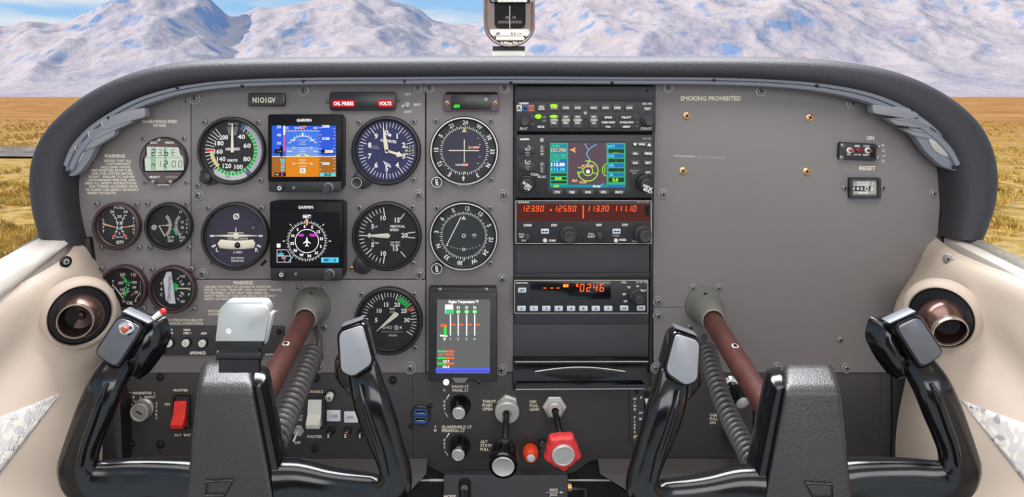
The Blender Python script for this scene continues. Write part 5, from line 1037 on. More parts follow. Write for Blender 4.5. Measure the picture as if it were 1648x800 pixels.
for x, y, s_, a in ((848, 298, 'PUSH\nC/V', 30), (1037, 297, 'PUSH\nCRSR', 205)):
    tl = ((x - 941) * .0009, .12, 1); kb_ = knob(t, x, y - 3, 13.5, 10.5, 7, 19, tl, 'bezel', 'key_dk', cap='radio')
    b = MB(); T = Vector(tl).normalized(); c = Vector((x, y - 3, 0)) + T * 20; b.text(s_, c.x + 2 * math.sin(math.radians(a)), c.y - 2.5 * math.cos(math.radians(a)), 4.4, 'ink', c.z + .6, rot=a, bold=.02, width=None, ls=1.3); part(kb_, 'knob_legend', b)
b = MB(); b.lathe(867, 311, [(2, 0), (2, .4)], 'void', 12); part(t, 'set_screw', b)

# nav/com radio
t = thing('navcom_radio', 'radio with an orange glowing frequency display below the GPS navigator', 'radio', 939, 357, .012)
b = MB(); b.box(829, 322, 1049, 393, -16, 0, 'radio', 2, 1); b.frame(829.5, 322.5, 1048.5, 392.5, 1.1, -.2, .9, 'dim_ink', 2); b.text('BENDIX/KING', 843, 325.6, 2.6, 'ink', .2, width=18); b.text('KX 155A TSO', 1035, 325.2, 2.6, 'dim_ink', .2, width=19)
b.text('COMM', 849, 362.5, 3.6, 'ink', .2, width=13, bold=.03); b.text('STBY', 892, 362.5, 3.4, 'ink', .2, width=10, bold=.02); b.text('NAV', 964, 362, 3.6, 'ink', .2, width=9, bold=.03); b.text('STBY', 1006, 362, 3.4, 'ink', .2, width=10, bold=.02); b.text('PULL\nTEST', 840, 377, 3, 'ink', .2); b.text('OFF', 843, 387, 3, 'ink', .2); b.text('CHAN', 888.5, 387, 3.4, 'ink', .2, width=11, bold=.02)
b.text('PULL\nIDENT', 952, 376.5, 3, 'ink', .2); b.text('MODE', 1002, 386, 3.4, 'ink', .2, width=11, bold=.02); b.text('TIMER', 991, 379.5, 3, 'dim_ink', .2); b.text('PULL', 1022, 388.5, 2.8, 'dim_ink', .2); b.lathe(938, 386, [(2, 0), (2, .3)], 'void', 10); part(t, 'face_plate', b)
b = MB(); b.flat([(833, 328.5), (1046, 328.5), (1046, 355.5), (833, 355.5)], .3, E['nixie']); b.flat([(1038, 331), (1045, 331), (1045, 347), (1038, 347)], .45, E['black'])
for s_, x in (('123.90', 839.5), ('125.90', 891.5), ('113.30', 944), ('111.10', 988)): seg(b, s_, x, 335.5, 8.4, E['orange'], .7, adv=7.7, sk=.14, hw=.5, wd=1.25)
b.disc(886.5, 338, 1.7, .7, E['orange'], 10); b.line(938.5, 330.5, 938.5, 351.5, 2, .7, E['orange']); part(t, 'display', b, 'orange glowing frequency display')
for x in (877, 992): bt_ = btn(t, x - 6.5, 368, x + 6.5, 376, 'key', None, q1=2.5); b = MB(); b.line(x - 3, 372, x + 3, 372, 1, 2.8, 'black_ink'); b.flat([(x - 5, 372), (x - 2, 370), (x - 2, 374)], 2.8, 'black_ink'); b.flat([(x + 5, 372), (x + 2, 370), (x + 2, 374)], 2.8, 'black_ink'); part(bt_, 'legend', b)
for x, y in ((877, 387), (991, 387)): b = MB(); b.lathe(x, y, [(3.4, 0), (3.4, 2), (2.4, 3)], 'white', 20); part(t, 'button', b)
knob(t, 915, 376, 13.5, 9.5, 8, 20, (-.03, .14, 1)); knob(t, 1033, 375, 13.5, 9.5, 8, 20, (.12, .14, 1)); knob(t, 849, 381, 5, 4, 4, 9, (-.05, .05, 1), knurl=False); knob(t, 964.5, 379, 5.5, 4.2, 4, 10, (0, .08, 1), knurl=False)
# transponder
t = thing('transponder', 'transponder with a row of pale number keys and the orange digits 0246', 'radio', 935, 477, .012)
b = MB(); b.box(827, 450, 1043, 505, -16, 0, 'radio', 2, 1); b.frame(827.5, 450.5, 1043, 504.5, 1.1, -.2, .9, 'dim_ink', 2); b.text('BENDIX/KING', 840, 455.3, 2.6, 'ink', .2, width=19); b.text('XPDR', 1004, 454.5, 3, 'ink', .2, width=9); b.text('KT 76C TSO', 1033, 454, 2.8, 'ink', .2, width=18)
for s_, x, y in (('TST', 1012, 462.5), ('ON', 1026, 460.5), ('ALT', 1037.5, 467.5), ('SBY', 1005, 473.5), ('OFF', 1006.5, 485)): b.text(s_, x, y, 3, 'ink', .2, width=6 if len(s_) > 2 else 4, bold=.02)
part(t, 'face_plate', b)
b = MB(); b.box(852, 453, 983, 482, -.2, .3, 'gloss', 1, .1); seg(b, '0246', 934, 463, 11, E['orange'], .8, adv=10.6, sk=.1, hw=.5, wd=1.6)
for x in (877, 888, 898): b.line(x - 2.5, 463.5, x + 2.5, 463.5, 1.6, .7, E['orange'])
b.box(906, 457, 915, 462.5, .3, .6, E['red'], 1, .1); b.text('ALT', 910.5, 459.7, 3.4, E['yellow'], .9, bold=.04); b.text('R', 929.5, 459, 4.4, E['orange'], .8, bold=.06); part(t, 'display', b, 'dark display with orange digits')
btn(t, 833.5, 463, 847, 470.5, 'key', 'IDT', 3.2, 'black_ink')
for i in range(8): btn(t, 832.5 + i * 19.9, 492, 846 + i * 19.9, 500, 'key', str(i), 4.2, 'black_ink')
btn(t, 997.5, 491.5, 1011, 499.5, 'key', 'CLR', 3.2, 'black_ink', width=8); btn(t, 1024.5, 491.5, 1038, 499.5, 'key', 'VFR', 3.2, 'black_ink', width=8)
knob(t, 1022, 474, 11, 7.5, 9, 24, (.16, .16, 1)); b = MB(); b.flat([(1030, 465), (1036, 468), (1031.5, 470)], .4, 'ink'); part(t, 'pointer_mark', b)
# glossy tray
b = MB(); b.prism([(826, 576), (1043, 576), (1041, 626), (826, 626)], -8, 0, 'gloss', 1); b.tube([(826, 582, 1), (1043, 581, 1)], 1.3, 'gloss2', 8)
b.rings([[(x, y, q_) for x, y in [(829, 578.5), (1042, 578), (1042, 583), (829, 583.5)]] for q_ in (0, 5)], 'gloss'); b.rings([[(x, y, q_) for x, y in [(830, 617), (1036, 616), (1036, 623.5), (830, 624.5)]] for q_ in (0, 7)], 'gloss')
pts = [(861 + 145 * i / 24, 597.5 - 7 * math.sin(PI * i / 24), 1.4) for i in range(25)]; b.tube(pts, 1.0, 'alu', 8)
lens_ = [(p[0], p[1] + 1.4) for p in pts] + [(1000 - 132 * i / 24, 601 + 12 * math.sin(PI * i / 24)) for i in range(25)]; b.prism(lens_, -.2, .9, 'gloss2', .4)
b.tube([(829, 580.5, 5.4), (1042, 580, 5.4)], .6, 'alu', 6); b.tube([(830, 624, 7.2), (1036, 623, 7.2)], .6, 'alu', 6)
solo('storage_tray', 'glossy black tray with a curved finger recess at the foot of the radio column', 'tray', 934, 601, .006, b)

# ------------------------------------------------------------------ small things on the right-hand panel
t = thing('locator_switch_box', 'tilted black switch box with three small toggles and RESET written below', 'switch box', 1381, 243, .006)
b = MB(); b.X = Matrix.Translation((1381, 243, 0)) @ Matrix.Rotation(math.radians(3), 4, 'Z') @ Matrix.Translation((-1381, -243, 0)); b.box(1351, 230, 1411, 258, -8, 0, 'radio', 4, 1.4); b.box(1401, 236, 1409, 253, -.2, .3, 'void', 1, .1); b.text('AUX.', 1379, 235, 2.8, 'ink', .2, width=9, bold=.03); b.text('MODE', 1394, 234.5, 2.6, 'ink', .2, width=10); b.text('ON', 1366, 249.5, 2.6, 'ink', .2); b.text('ELT ON', 1380, 249, 2.6, 'ink', .2, width=11); b.text('RESET', 1394, 248.6, 2.6, 'ink', .2, width=10); part(t, 'box', b)
for x, y in ((1355.5, 234), (1354, 253.5), (1417 - 1, 236.5 - .5), (1414 - .5, 254.5)): screw(t, x, y, 3.4, 'screw_lt', q=0)
for x, m in ((1367, 'redbtn'), (1396, 'bronze')): b = MB(); b.lathe(x, 242, [(5, 0), (5, 1.2), (3.6, 1.6), (3.4, .8)], 'alu', 24); b.tube([(x, 242, 0), (x + 2.5, 242.5, 7)], [1.6, 2.4], m, 12); part(t, 'toggle', b)
b = MB(); b.lathe(1381, 241.5, [(4.2, 0), (4, 2), (2, 3.4)], 'darkred', 20); b.flat([(1384, 241), (1389, 239.5), (1389, 243.5)], .3, 'darkred'); part(t, 'warning_light', b, 'dark red lens')
t = thing('hour_meter', 'small framed hour meter below the word RESET on the right panel', 'hour meter', 1393, 303, .006)
b = MB(); b.frame(1368, 286, 1418, 320, 4.5, -8, 0, 'bezel', 2.5); b.flat([(1372, 290), (1414, 290), (1414, 316), (1372, 316)], -4, 'grey_ink'); b.flat([(1374, 291), (1412, 291), (1412, 313), (1374, 313)], -3.9, 'dim_ink'); part(t, 'frame', b)
b = MB(); b.text('Honeywell', 1391, 293.6, 3.2, 'ink', -3.6, width=20, bold=.03); b.text('QUARTZ', 1391, 298, 3, 'ink', -3.6, width=19, bold=.02); b.box(1373, 300, 1403, 308, -3.9, -3.5, 'bezel', .5, .1); b.text('3 4 2 3', 1385, 304, 4.4, 'ink', -3.3, width=22, bold=.02); b.box(1394, 300, 1399.5, 308, -3.5, -3.2, 'greyarc', .4, .1); b.text('8', 1396.5, 304, 4.6, 'black_ink', -3); b.text('-3', 1404, 304.6, 4.4, 'ink', -3.3, bold=.03); b.text('HOURS', 1391, 311, 3, 'ink', -3.6, width=16, bold=.03); b.text('B', 1407, 295, 4, 'ink', -3.6); part(t, 'counter', b)
screw(t, 1363, 303, 4.8, q=-8); screw(t, 1425, 303, 4.8, q=-8)

# ------------------------------------------------------------------ lower black panels
t = thing('lower_panel', 'long black lower panel under the grey panels, with white lettering', 'panel', 700, 670, 0)
b = MB(); b.prism(rpoly([(204, 600.5), (1212, 600.5), (1212, 738), (975, 738), (950, 742), (925, 760), (912, 764), (716, 764), (700, 756), (668, 738), (204, 738)], 8), -8, 0, 'plate', 1)
w_ = dict(bold=.02)
b.text('MAGNETOS', 229, 632.5, 3.8, 'cream_ink', width=30, **w_); b.text('R', 215.5, 639, 3.6, 'cream_ink', **w_); b.text('L', 227, 639, 3.6, 'cream_ink', **w_); b.text('BOTH', 240, 639, 3.6, 'cream_ink', width=14, **w_); vtext(b, 'OFF', 203.5 + 2, 648, 3.6, 'cream_ink', .3, 6.2, **w_); vtext(b, 'START', 252, 649, 3.6, 'cream_ink', .3, 6, **w_)
for a, c in (((208, 637), (208, 632)), ((208, 632), (211, 632)), ((247, 632), (250, 632)), ((249, 634), (249, 640)), ((215, 643), (219, 648)), ((226, 644), (227, 648)), ((237, 644), (235, 648)), ((208, 648), (213, 652)), ((241, 653), (246, 651))): b.line(*a, *c, .8, .2, 'cream_ink')
b.text('MASTER', 291, 628, 3.8, 'cream_ink', width=24, **w_); b.text('ON', 269, 650.5, 3.8, 'cream_ink', width=9, **w_); b.text('ALT  BAT', 294, 700, 3.8, 'cream_ink', width=27, **w_)
b.text('AVIONICS', 506.5, 630.5, 4.4, 'cream_ink', width=27, **w_); b.text('MASTER', 506.5, 702.5, 4.4, 'cream_ink', width=24, **w_); b.text('ON', 481.5, 652, 4.4, 'cream_ink', width=8, **w_); b.text('PITOT\nHEAT', 480, 670, 3.8, 'ink', **w_); b.text('OFF', 479, 712.5, 3.8, 'ink', **w_); pass
b.text('RADIO LT\nPANEL LT', 741, 622, 4.2, 'cream_ink', al='c', ls=1.45, **w_); b.ring(715, 628, 1.2, 2, .2, 'cream_ink'); b.text('GLARESHIELD LT\nPEDESTAL LT', 711, 687, 4.4, 'cream_ink', al='l', ls=1.35, **w_); b.disc(700.5, 686.5, 1.3, .2, 'ink', 12); b.ring(700.5, 692.5, 1.3, 2.2, .2, 'ink')
for y in (646, 708):
    for i, c in enumerate('BRT'): b.text(c, 715.5, y + i * 6.2, 3.8, 'cream_ink', **w_)
    b.line(718, y - 3, 723, y - 11, 1, .2, 'ink', 2.4); b.line(716, y + 18, 721, y + 25, .9, .2, 'ink')
b.text('THROT\nPUSH\nOPEN', 776.5, 646, 4.4, 'cream_ink', al='l', ls=1.38, **w_); b.text('MIX\nPULL\nLEAN', 852.5, 646.5, 4.4, 'cream_ink', al='l', ls=1.38, **w_); b.text('ALT\nSTATIC\nPULL', 773, 711, 4.4, 'cream_ink', al='l', ls=1.38, **w_)
b.text('CABIN HT\nPULL\nON', 1142, 613, 4.2, 'cream_ink', al='l', ls=1.45, **w_); b.text('CABIN AIR\nPULL\nON', 1142, 668, 4.2, 'cream_ink', al='l', ls=1.45, **w_); b.line(664, 604, 665, 737, .7, .15, 'void')
part(t, 'panel_sheet', b)
for x, y, r in [(258, 607, 6.5), (212, 714, 6), (258, 716, 7), (508, 609, 7), (506, 722, 7), (632, 612, 7)]: screw(t, x, y, r, 'screw_bk', washer=True)
lowp = t
t = thing('wing_flap_plate', 'narrow black flap position plate beside the right yoke handle', 'flap indicator', 1030, 668, .002)
b = MB(); b.box(1014, 622, 1060, 716, -3, 0, 'plate', 1, .6); vtext(b, 'WING', 1021.5, 642, 3.6, 'ink', .2, 5.6, bold=.02); vtext(b, 'FLAPS', 1021.5, 672, 3.6, 'ink', .2, 5.8, bold=.02)
for s_, y in (('0\u00b0', 640), ('10\u00b0', 664.5), ('20\u00b0', 674), ('30\u00b0', 689)): b.text(s_, 1032, y, 3.4, 'ink', al='c', bold=.02)
b.box(1036, 630, 1060, 710, -.2, .3, 'void', 1, .1); part(t, 'plate', b)
b = MB(); b.prism([(1037, 641), (1052, 641), (1052, 668), (1042, 664)], 0, 6, 'white', 1.2); part(t, 'lever', b, 'white flap lever tip'); screw(t, 1025, 631, 3, 'screw_bk'); screw(t, 1023, 704, 4.4, 'brass')
b = MB(); b.prism(rpoly([(1214, 601), (1444, 601), (1442, 737), (1214, 737)], 3), -6, 0, 'plate', 1); b.prism(rpoly([(1222, 604), (1420, 604), (1414, 716), (1222, 716)], 3), -1, 1.2, 'plate', .6); solo('glovebox_door', 'plain black glovebox door behind the right yoke', 'glovebox door', 1330, 670, 0, b)
b = MB(); b.prism(rpoly([(1433, 601), (1456, 601), (1452, 680), (1446, 752), (1432, 752), (1434, 680)], 4), -10, 6, 'gloss2', 2); solo('side_bracket', 'black bracket at the right end of the glovebox door', 'bracket', 1444, 676, 0, b)
b = MB(); b.rings([[(x, y, q_) for x, y in rpoly(p_, 3)] for p_, q_ in (([(172, 640), (192, 628), (205, 640), (206, 735), (200, 756), (170, 756), (168, 700)], -14), ([(170, 640), (190, 628), (200, 640), (204, 735), (198, 752), (168, 752), (166, 700)], 14), ([(174, 646), (188, 634), (194, 644), (198, 735), (193, 748), (173, 748), (171, 700)], 18))], 'gloss2'); solo('side_bracket', 'curved glossy black bracket at the left end of the lower panel, seen through the yoke', 'bracket', 188, 690, .01, b)

# light-grey ledge pieces under the black panel
def ledge(label, poly, d):
    b = MB(); top = [(x, y) for x, y in poly]
    b.rings([[(x, y, -6) for x, y in poly], [(x, y, 2) for x, y in poly], [(x, y + (11 if i_ < 2 else 0), 26) for i_, (x, y) in enumerate(poly)], [(x, y + (11 if i_ < 2 else 3), 26) for i_, (x, y) in enumerate(poly)]], 'ledge'); return solo('knee_ledge', label, 'ledge', sum(p[0] for p in poly) / len(poly), 745, d, b, ang=25)
ledge('dark grey ledge under the left half of the black lower panel', [(200, 738.5), (688, 738.5), (662, 778), (200, 778)], .0)
ledge('dark grey ledge under the right half of the black lower panel', [(962, 738.5), (1214, 738.5), (1214, 770), (1004, 776)], .0)
ledge('short grey ledge under the glovebox door', [(1370, 738), (1443, 738), (1443, 760), (1370, 760)], .0)
b = MB(); b.tube([(640, 778, -10), (716, 778, -10)], 2.2, 'steel', 10); b.tube([(690, 778, -10), (714, 778, -10)], 3, 'screw_lt', 10); solo('linkage_rod', 'thin steel rod running to the left side of the pedestal', 'rod', 680, 778, 0, b)
b = MB(); b.tube([(910, 778, -10), (985, 778, -10)], 2.2, 'steel', 10); solo('linkage_rod', 'thin steel rod running to the right side of the pedestal', 'rod', 950, 778, 0, b)
t = thing('pedestal', 'black centre pedestal top with the words MIKE JACK and an arrow', 'pedestal', 813, 800, .010)
b = MB(); b.box(714, 765, 914, 1000, -40, 0, 'blank', 3, 1.6); b.text('NOISE', 724, 799, 4.6, 'cream_ink', width=19, bold=.02); b.text('MIKE', 891, 788.5, 4.2, 'cream_ink', width=13, bold=.02); b.text('JACK', 891, 796, 4.2, 'cream_ink', width=13, bold=.02); b.line(879, 792.4, 905, 792.4, .7, .2, 'ink'); b.flat([(902, 790.4), (907, 792.4), (902, 794.4)], .25, 'ink'); b.box(738, 769, 758, 830, -.2, .3, 'void', 8, .1); part(t, 'box', b)
b = MB(); b.tube([(748, 790, 0), (748, 781, 8), (748, 778, 16)], [4.5, 5, 5.5], 'gloss2', 16); b.tube([(748, 779, 14), (748, 830, 12)], 5, 'gloss2', 16); part(t, 'lever', b)
b = MB(); b.tube([(914, 787, -6), (920, 787, -6)], 7, 'brass', 16); b.tube([(920, 789, -6), (942, 789, -6), (942, 850, -6)], 5, 'gloss2', 12); part(t, 'hose_fitting', b)

# switches row plate at the lower left
t = thing('avionics_button_plate', 'black plate with a row of white push buttons labelled NAV COM and ADF', 'switch panel', 297, 549, .003)
b = MB(); b.box(150, 525.5, 457, 572.5, -4, 0, 'plate', 4, .8)
for s_, x, y in (('MKR', 247 - 3, 533), ('NAV\nCOM', 273, 531), ('HDG\nOBS 1', 301, 531), ('ADF', 328, 536.5)): b.text(s_, x, y, 3.4, 'ink', .2, ls=1.5, bold=.03)
b.text('AVIONICS', 318, 568, 4.6, 'ink', .2, width=26, bold=.03); b.text('HEADPHONES', 437, 573 - 2.5, 2.6, 'ink', .2, width=20); part(t, 'plate', b)
for x, y in ((247, 549), (274, 551), (301, 550.5), (327.5, 551)):
    b = MB(); b.lathe(x, y, [(8, 0), (7.6, 3), (6.6, 4)], 'gloss2', 28); b.lathe(x, y, [(6, 3.5), (6, 7), (5, 8)], 'white', 28); b.ring(x, y, 1.4, 2.4, 8.2, 'dim_ink'); part(t, 'push_button', b, 'white push button')
for x, y in ((262, 530), (263, 566), (449, 534), (160, 530)): screw(t, x, y, 5, 'screw_bk', washer=True)

# key switch, rockers, breakers
t = thing('magneto_switch', 'round metal key switch under the word MAGNETOS', 'key switch', 224, 665, .014)
b = MB(); b.lathe(224, 664, [(16.5, -18), (16.5, -14), (14.5, -12), (14.5, -3), (15, 0), (14, 1.5), (11.5, 1.5), (10.8, .2), (10.4, 0)], 'steel', 48, None, 0, True, False); part(t, 'barrel', b)
b = MB(); b.lathe(224, 664, [(10.6, 0), (10.2, .8), (9.5, 1)], 'screw', 40); b.X = Matrix.Translation((224, 664, 0)) @ Matrix.Rotation(math.radians(32), 4, 'Z'); b.box(-5.5, -1.2, 5.5, 1.2, .8, 1.3, 'void', 1, .1); b.X = None; part(t, 'key_slot', b)
def rocker(name, label, x0, y0, x1, y1, m, frame, d=.004):
    t = thing(name, label, 'switch', (x0 + x1) / 2, (y0 + y1) / 2, d)
    b = MB(); b.box(x0 - 3.5, y0 - 8, x1 + 4.5, y1 + 7, -4, 0, frame, 2, .8); b.frame(x0 - 3.5, y0 - 8, x1 + 4.5, y1 + 7, 2.4, -1, 2.5, frame, 2); part(t, 'frame', b)
    ym = y0 + (y1 - y0) * .52; b = MB(); W0 = x0; W1 = x1
    ring = lambda x_, dx: [(x_ + dx, y0, 1), (x_ + dx, y0 + 1, 3), (x_ + dx, ym, 7), (x_ + dx * 3.0, y1 - 9, 18), (x_ + dx * 3, y1 - 1, 15), (x_ + dx, y1, -1), (x_ + dx, y0, -1)]
    A = ring(x0, 0); B = [(x + (x1 - x0), y, q_) for x, y, q_ in A]; b.rings([A, B], m); o = part(t, 'rocker', b, ang=20); md = o.modifiers.new('round', 'BEVEL'); md.width = .0007; md.segments = 2
    return t
rocker('master_switch', 'red rocker switch under the word MASTER beside the left yoke hub', 281, 645, 301, 685, 'redp', 'gloss2')
b = MB(); b.line(290.5, 646, 290.8, 664, .8, 8.0, 'void')
rocker('avionics_switch', 'white rocker switch between the words AVIONICS and MASTER', 496, 643, 518, 685, 'white', 'gloss2')
b = MB(); b.box(526, 660, 548, 678, -.2, .5, 'paper', .6, .1); b.text('USB', 537, 669.5, 4.4, 'grey_ink', .7, width=12); solo('sticker', 'white sticker printed USB to the right of the white rocker switch', 'sticker', 537, 669, .0, b, 'stickers on the lower panel')
b = MB(); b.box(554, 662, 576, 680, -.2, .5, 'paper', .6, .1); b.text('GAD', 563.5, 671.5, 4.4, 'grey_ink', .7, width=12); solo('sticker', 'white sticker printed GAD beside the left yoke handle', 'sticker', 563, 671, .0, b, 'stickers on the lower panel')
toggle('pitot_heat_toggle', 'chrome toggle switch below the words PITOT HEAT, flipped down to OFF', 'switch', 480, 693, 200, 10)
def breaker(label, x, y, r, m, s_, ink='ink', tl=(-.12, .18, 1)):
    t = thing('circuit_breaker', label, 'circuit breaker', x, y, 0, 'circuit breakers on the lower panel'); T = Vector(tl).normalized(); c = Vector((x, y, 0)) + T * 13
    b = MB(); b.lathe(x, y, [(r * 1.25, 0), (r * 1.2, 3), (r * .9, 4)], 'gloss2', 28, tl); part(t, 'collar', b)
    b = MB(); b.lathe(x, y, [(r, 3), (r, 12), (r * .85, 13)], m, 28, tl); b.text(s_, c.x, c.y, r * .95, ink, c.z + 1.5, bold=.02); part(t, 'push_button', b)
breaker('black circuit breaker marked 5 below the USB sticker', 533, 693, 5.4, 'gloss2', '5'); breaker('copper-topped circuit breaker marked 5 below the GAD sticker', 560, 693, 5.4, 'bronze', '5'); breaker('black circuit breaker half hidden by the left yoke handle', 583, 693, 5.4, 'gloss2', '5')
breaker('white-topped circuit breaker marked 10 right of the word AVIONICS', 533, 634, 6, 'white', '10', 'black_ink'); breaker('pale circuit breaker peeping out right of the left yoke hub', 459, 690, 6, 'white', '5', 'black_ink')
t = thing('usb_socket', 'round dual USB socket with two blue ports', 'socket', 678, 667, .001)
b = MB(); b.lathe(677.5, 667.5, [(16, 0), (16, 3), (14.5, 4.5)], 'gloss2', 40); part(t, 'housing', b)
for y in (661.5, 673.5):
    b = MB(); b.frame(667.5, y - 5, 687.5, y + 5, 2.0, 4, 6, 'blueusb', 1.5); b.box(669.5, y - 3, 685.5, y + 3, 4, 4.6, 'void', .5, .1); b.box(671, y + .8, 684, y + 2.6, 4.5, 5.2, 'screw_lt', .3, .1); part(t, 'port', b, 'blue-rimmed port')
screw(t, 692, 653, 3.6, 'screw_bk'); screw(t, 661, 686, 3.6, 'screw_bk')
def dimmer(label, x, y, fx, fy):
    t = thing('dimmer_control', label, 'knob', x, y, 0, 'panel light dimmers'); tl = ((fx - x) / 26, (fy - y) / 26, 1)
    b = MB(); b.lathe(x, y, [(17, 0), (16.5, 4), (14.5, 8), (13, 20), (11.5, 22)], 'gloss', 44, tl); sk_ = part(t, 'skirt', b)
    b = MB(); b.lathe(x, y, [(10.5, 20), (10.2, 24), (8.8, 25.5), (8.2, 25)], 'alu', 36, tl); part(sk_, 'cap', b, 'bright metal cap')
dimmer('upper black dimmer knob with a metal cap below the words PANEL LT', 741, 651, 739, 656); dimmer('lower black dimmer knob with a metal cap below the words PEDESTAL LT', 740, 716, 738, 722)
def hexnut(b, x, y, r, q0, q1, m, a0=.3): b.lathe(x, y, [(r * .92, q0), (r, q0 + 1.5), (r, q1 - 1.5), (r * .9, q1)], m, 6, None, 0, True, True, a0)
t = thing('throttle', 'black push-pull throttle knob with a turned metal cap, between the words THROT and MIX', 'throttle', 812, 720, .0)
b = MB(); hexnut(b, 817, 651, 18, 0, 9, 'alu'); b.lathe(816, 653, [(15, 6), (18.5, 9), (19.5, 12), (19.5, 18), (18, 20), (8, 20), (7, 16)], 'alu', 48, (-.02, .24, 1)); part(t, 'locknut', b)
b = MB(); b.tube([(815, 658, 14), (813, 672, 44), (811, 690, 74)], [5.2, 5.4, 5.6], 'gloss2', 20); part(t, 'shaft', b)
b = MB(); tl = (-.04, .24, 1); b.lathe(812, 681, [(10, 52), (17, 56), (20.5, 64), (22, 88), (21.8, 96), (20.5, 98.4), (18.4, 98.6), (17.4, 96.5)], 'gloss', 52, tl); kb_ = part(t, 'knob', b)
b = MB(); b.lathe(812, 681, [(16.6, 96), (16.4, 98.6), (15.4, 99.4), (14.6, 98.8)], 'alu', 52, tl); T = Vector(tl).normalized(); c_ = Vector((812, 681, 0)) + T * 100.1
part(kb_, 'cap', b, 'turned metal cap')
t = thing('mixture_control', 'red lobed mixture knob with a round metal cap', 'knob', 902, 700, 0)
b = MB(); hexnut(b, 892, 653, 19, 0, 8, 'alu', .0); b.lathe(892, 654, [(14, 6), (13.5, 12), (11, 15), (6, 15), (5, 10)], 'alu', 40, (.02, .12, 1)); part(t, 'locknut', b)
b = MB(); b.tube([(892, 656, 10), (895, 668, 40), (898, 680, 60)], [5, 5.2, 5.4], 'gloss2', 20); part(t, 'shaft', b)
b = MB(); tl = (.05, .16, 1); R = Vector(tl).normalized().to_track_quat('Z', 'Y').to_matrix(); rr = []
for k, (r_, q_) in enumerate([(9, 40), (11, 46), (19, 58), (24, 66), (26, 72), (25.5, 80), (23, 84), (19.5, 85)]):
    ring = []
    for i in range(72):
        a = 2 * PI * i / 72; lobe = .97 + (.17 * max(0, math.cos(5 * a + .4)) ** 1.5 if k > 2 else 0); v = Vector((894, 678, 0)) + R @ Vector((r_ * lobe * math.cos(a), r_ * lobe * 1.06 * math.sin(a), q_)); ring.append(tuple(v))
    rr.append(ring)
b.rings(rr, 'redk'); kb_ = part(t, 'knob', b)
b = MB(); b.lathe(894, 678, [(17, 84), (17, 88), (15, 89.5), (14, 88.8), (13, 88.8)], 'alu', 48, tl); part(kb_, 'cap', b, 'round metal cap')
t = thing('alternate_static_control', 'small orange-red pull knob between the throttle and the red mixture knob', 'knob', 853, 722, 0)
b = MB(); b.lathe(853, 718, [(6, 0), (8, 4), (12, 10), (13, 16), (11.5, 24), (8.5, 29)], 'orangek', 40, (0, .18, 1)); kb_ = part(t, 'knob', b); b = MB(); b.lathe(853, 718, [(6.4, 28.5), (6, 30.5), (5, 31)], 'key', 28, (0, .18, 1)); part(kb_, 'cap', b, 'pale metal cap')
b = MB(); b.lathe(872.5, 713, [(6, 0), (6, 6), (5, 7)], 'gloss', 24); b.lathe(872.5, 722, [(5, 0), (5, 5), (4, 6)], 'gloss', 24); solo('black_plug', 'small pair of black plugs between the orange-red knob and the mixture knob', 'plug', 872, 717, 0, b)
t = thing('cabin_heat_control', 'black pull knob with a metal cap behind the right coiled cord', 'knob', 1176, 622, 0)
tl = (.22, .50, 1); b = MB(); b.lathe(1176, 617, [(13, 0), (13, 3), (10, 6), (9, 6)], 'chrome', 36); part(t, 'collar', b); b = MB(); b.lathe(1177, 619, [(8, 4), (10.5, 12), (11.5, 30), (11, 36)], 'gloss', 40, tl); kb_ = part(t, 'knob', b); b = MB(); b.lathe(1177, 619, [(10.6, 35.5), (10.4, 38.5), (9, 39.5)], 'alu', 40, tl); part(kb_, 'cap', b, 'metal cap')
t = thing('cabin_air_control', 'black pull knob with a chrome collar beside the words CABIN AIR', 'knob', 1176, 684, 0)
tl = (.35, .80, 1); b = MB(); b.lathe(1173, 683, [(12, 0), (12, 3), (9.5, 6), (7, 4)], 'chrome', 36); part(t, 'collar', b); b = MB(); b.lathe(1173, 684, [(7, 2), (9, 8), (13, 22), (14, 42), (12, 48)], 'gloss', 40, tl); part(t, 'knob', b)

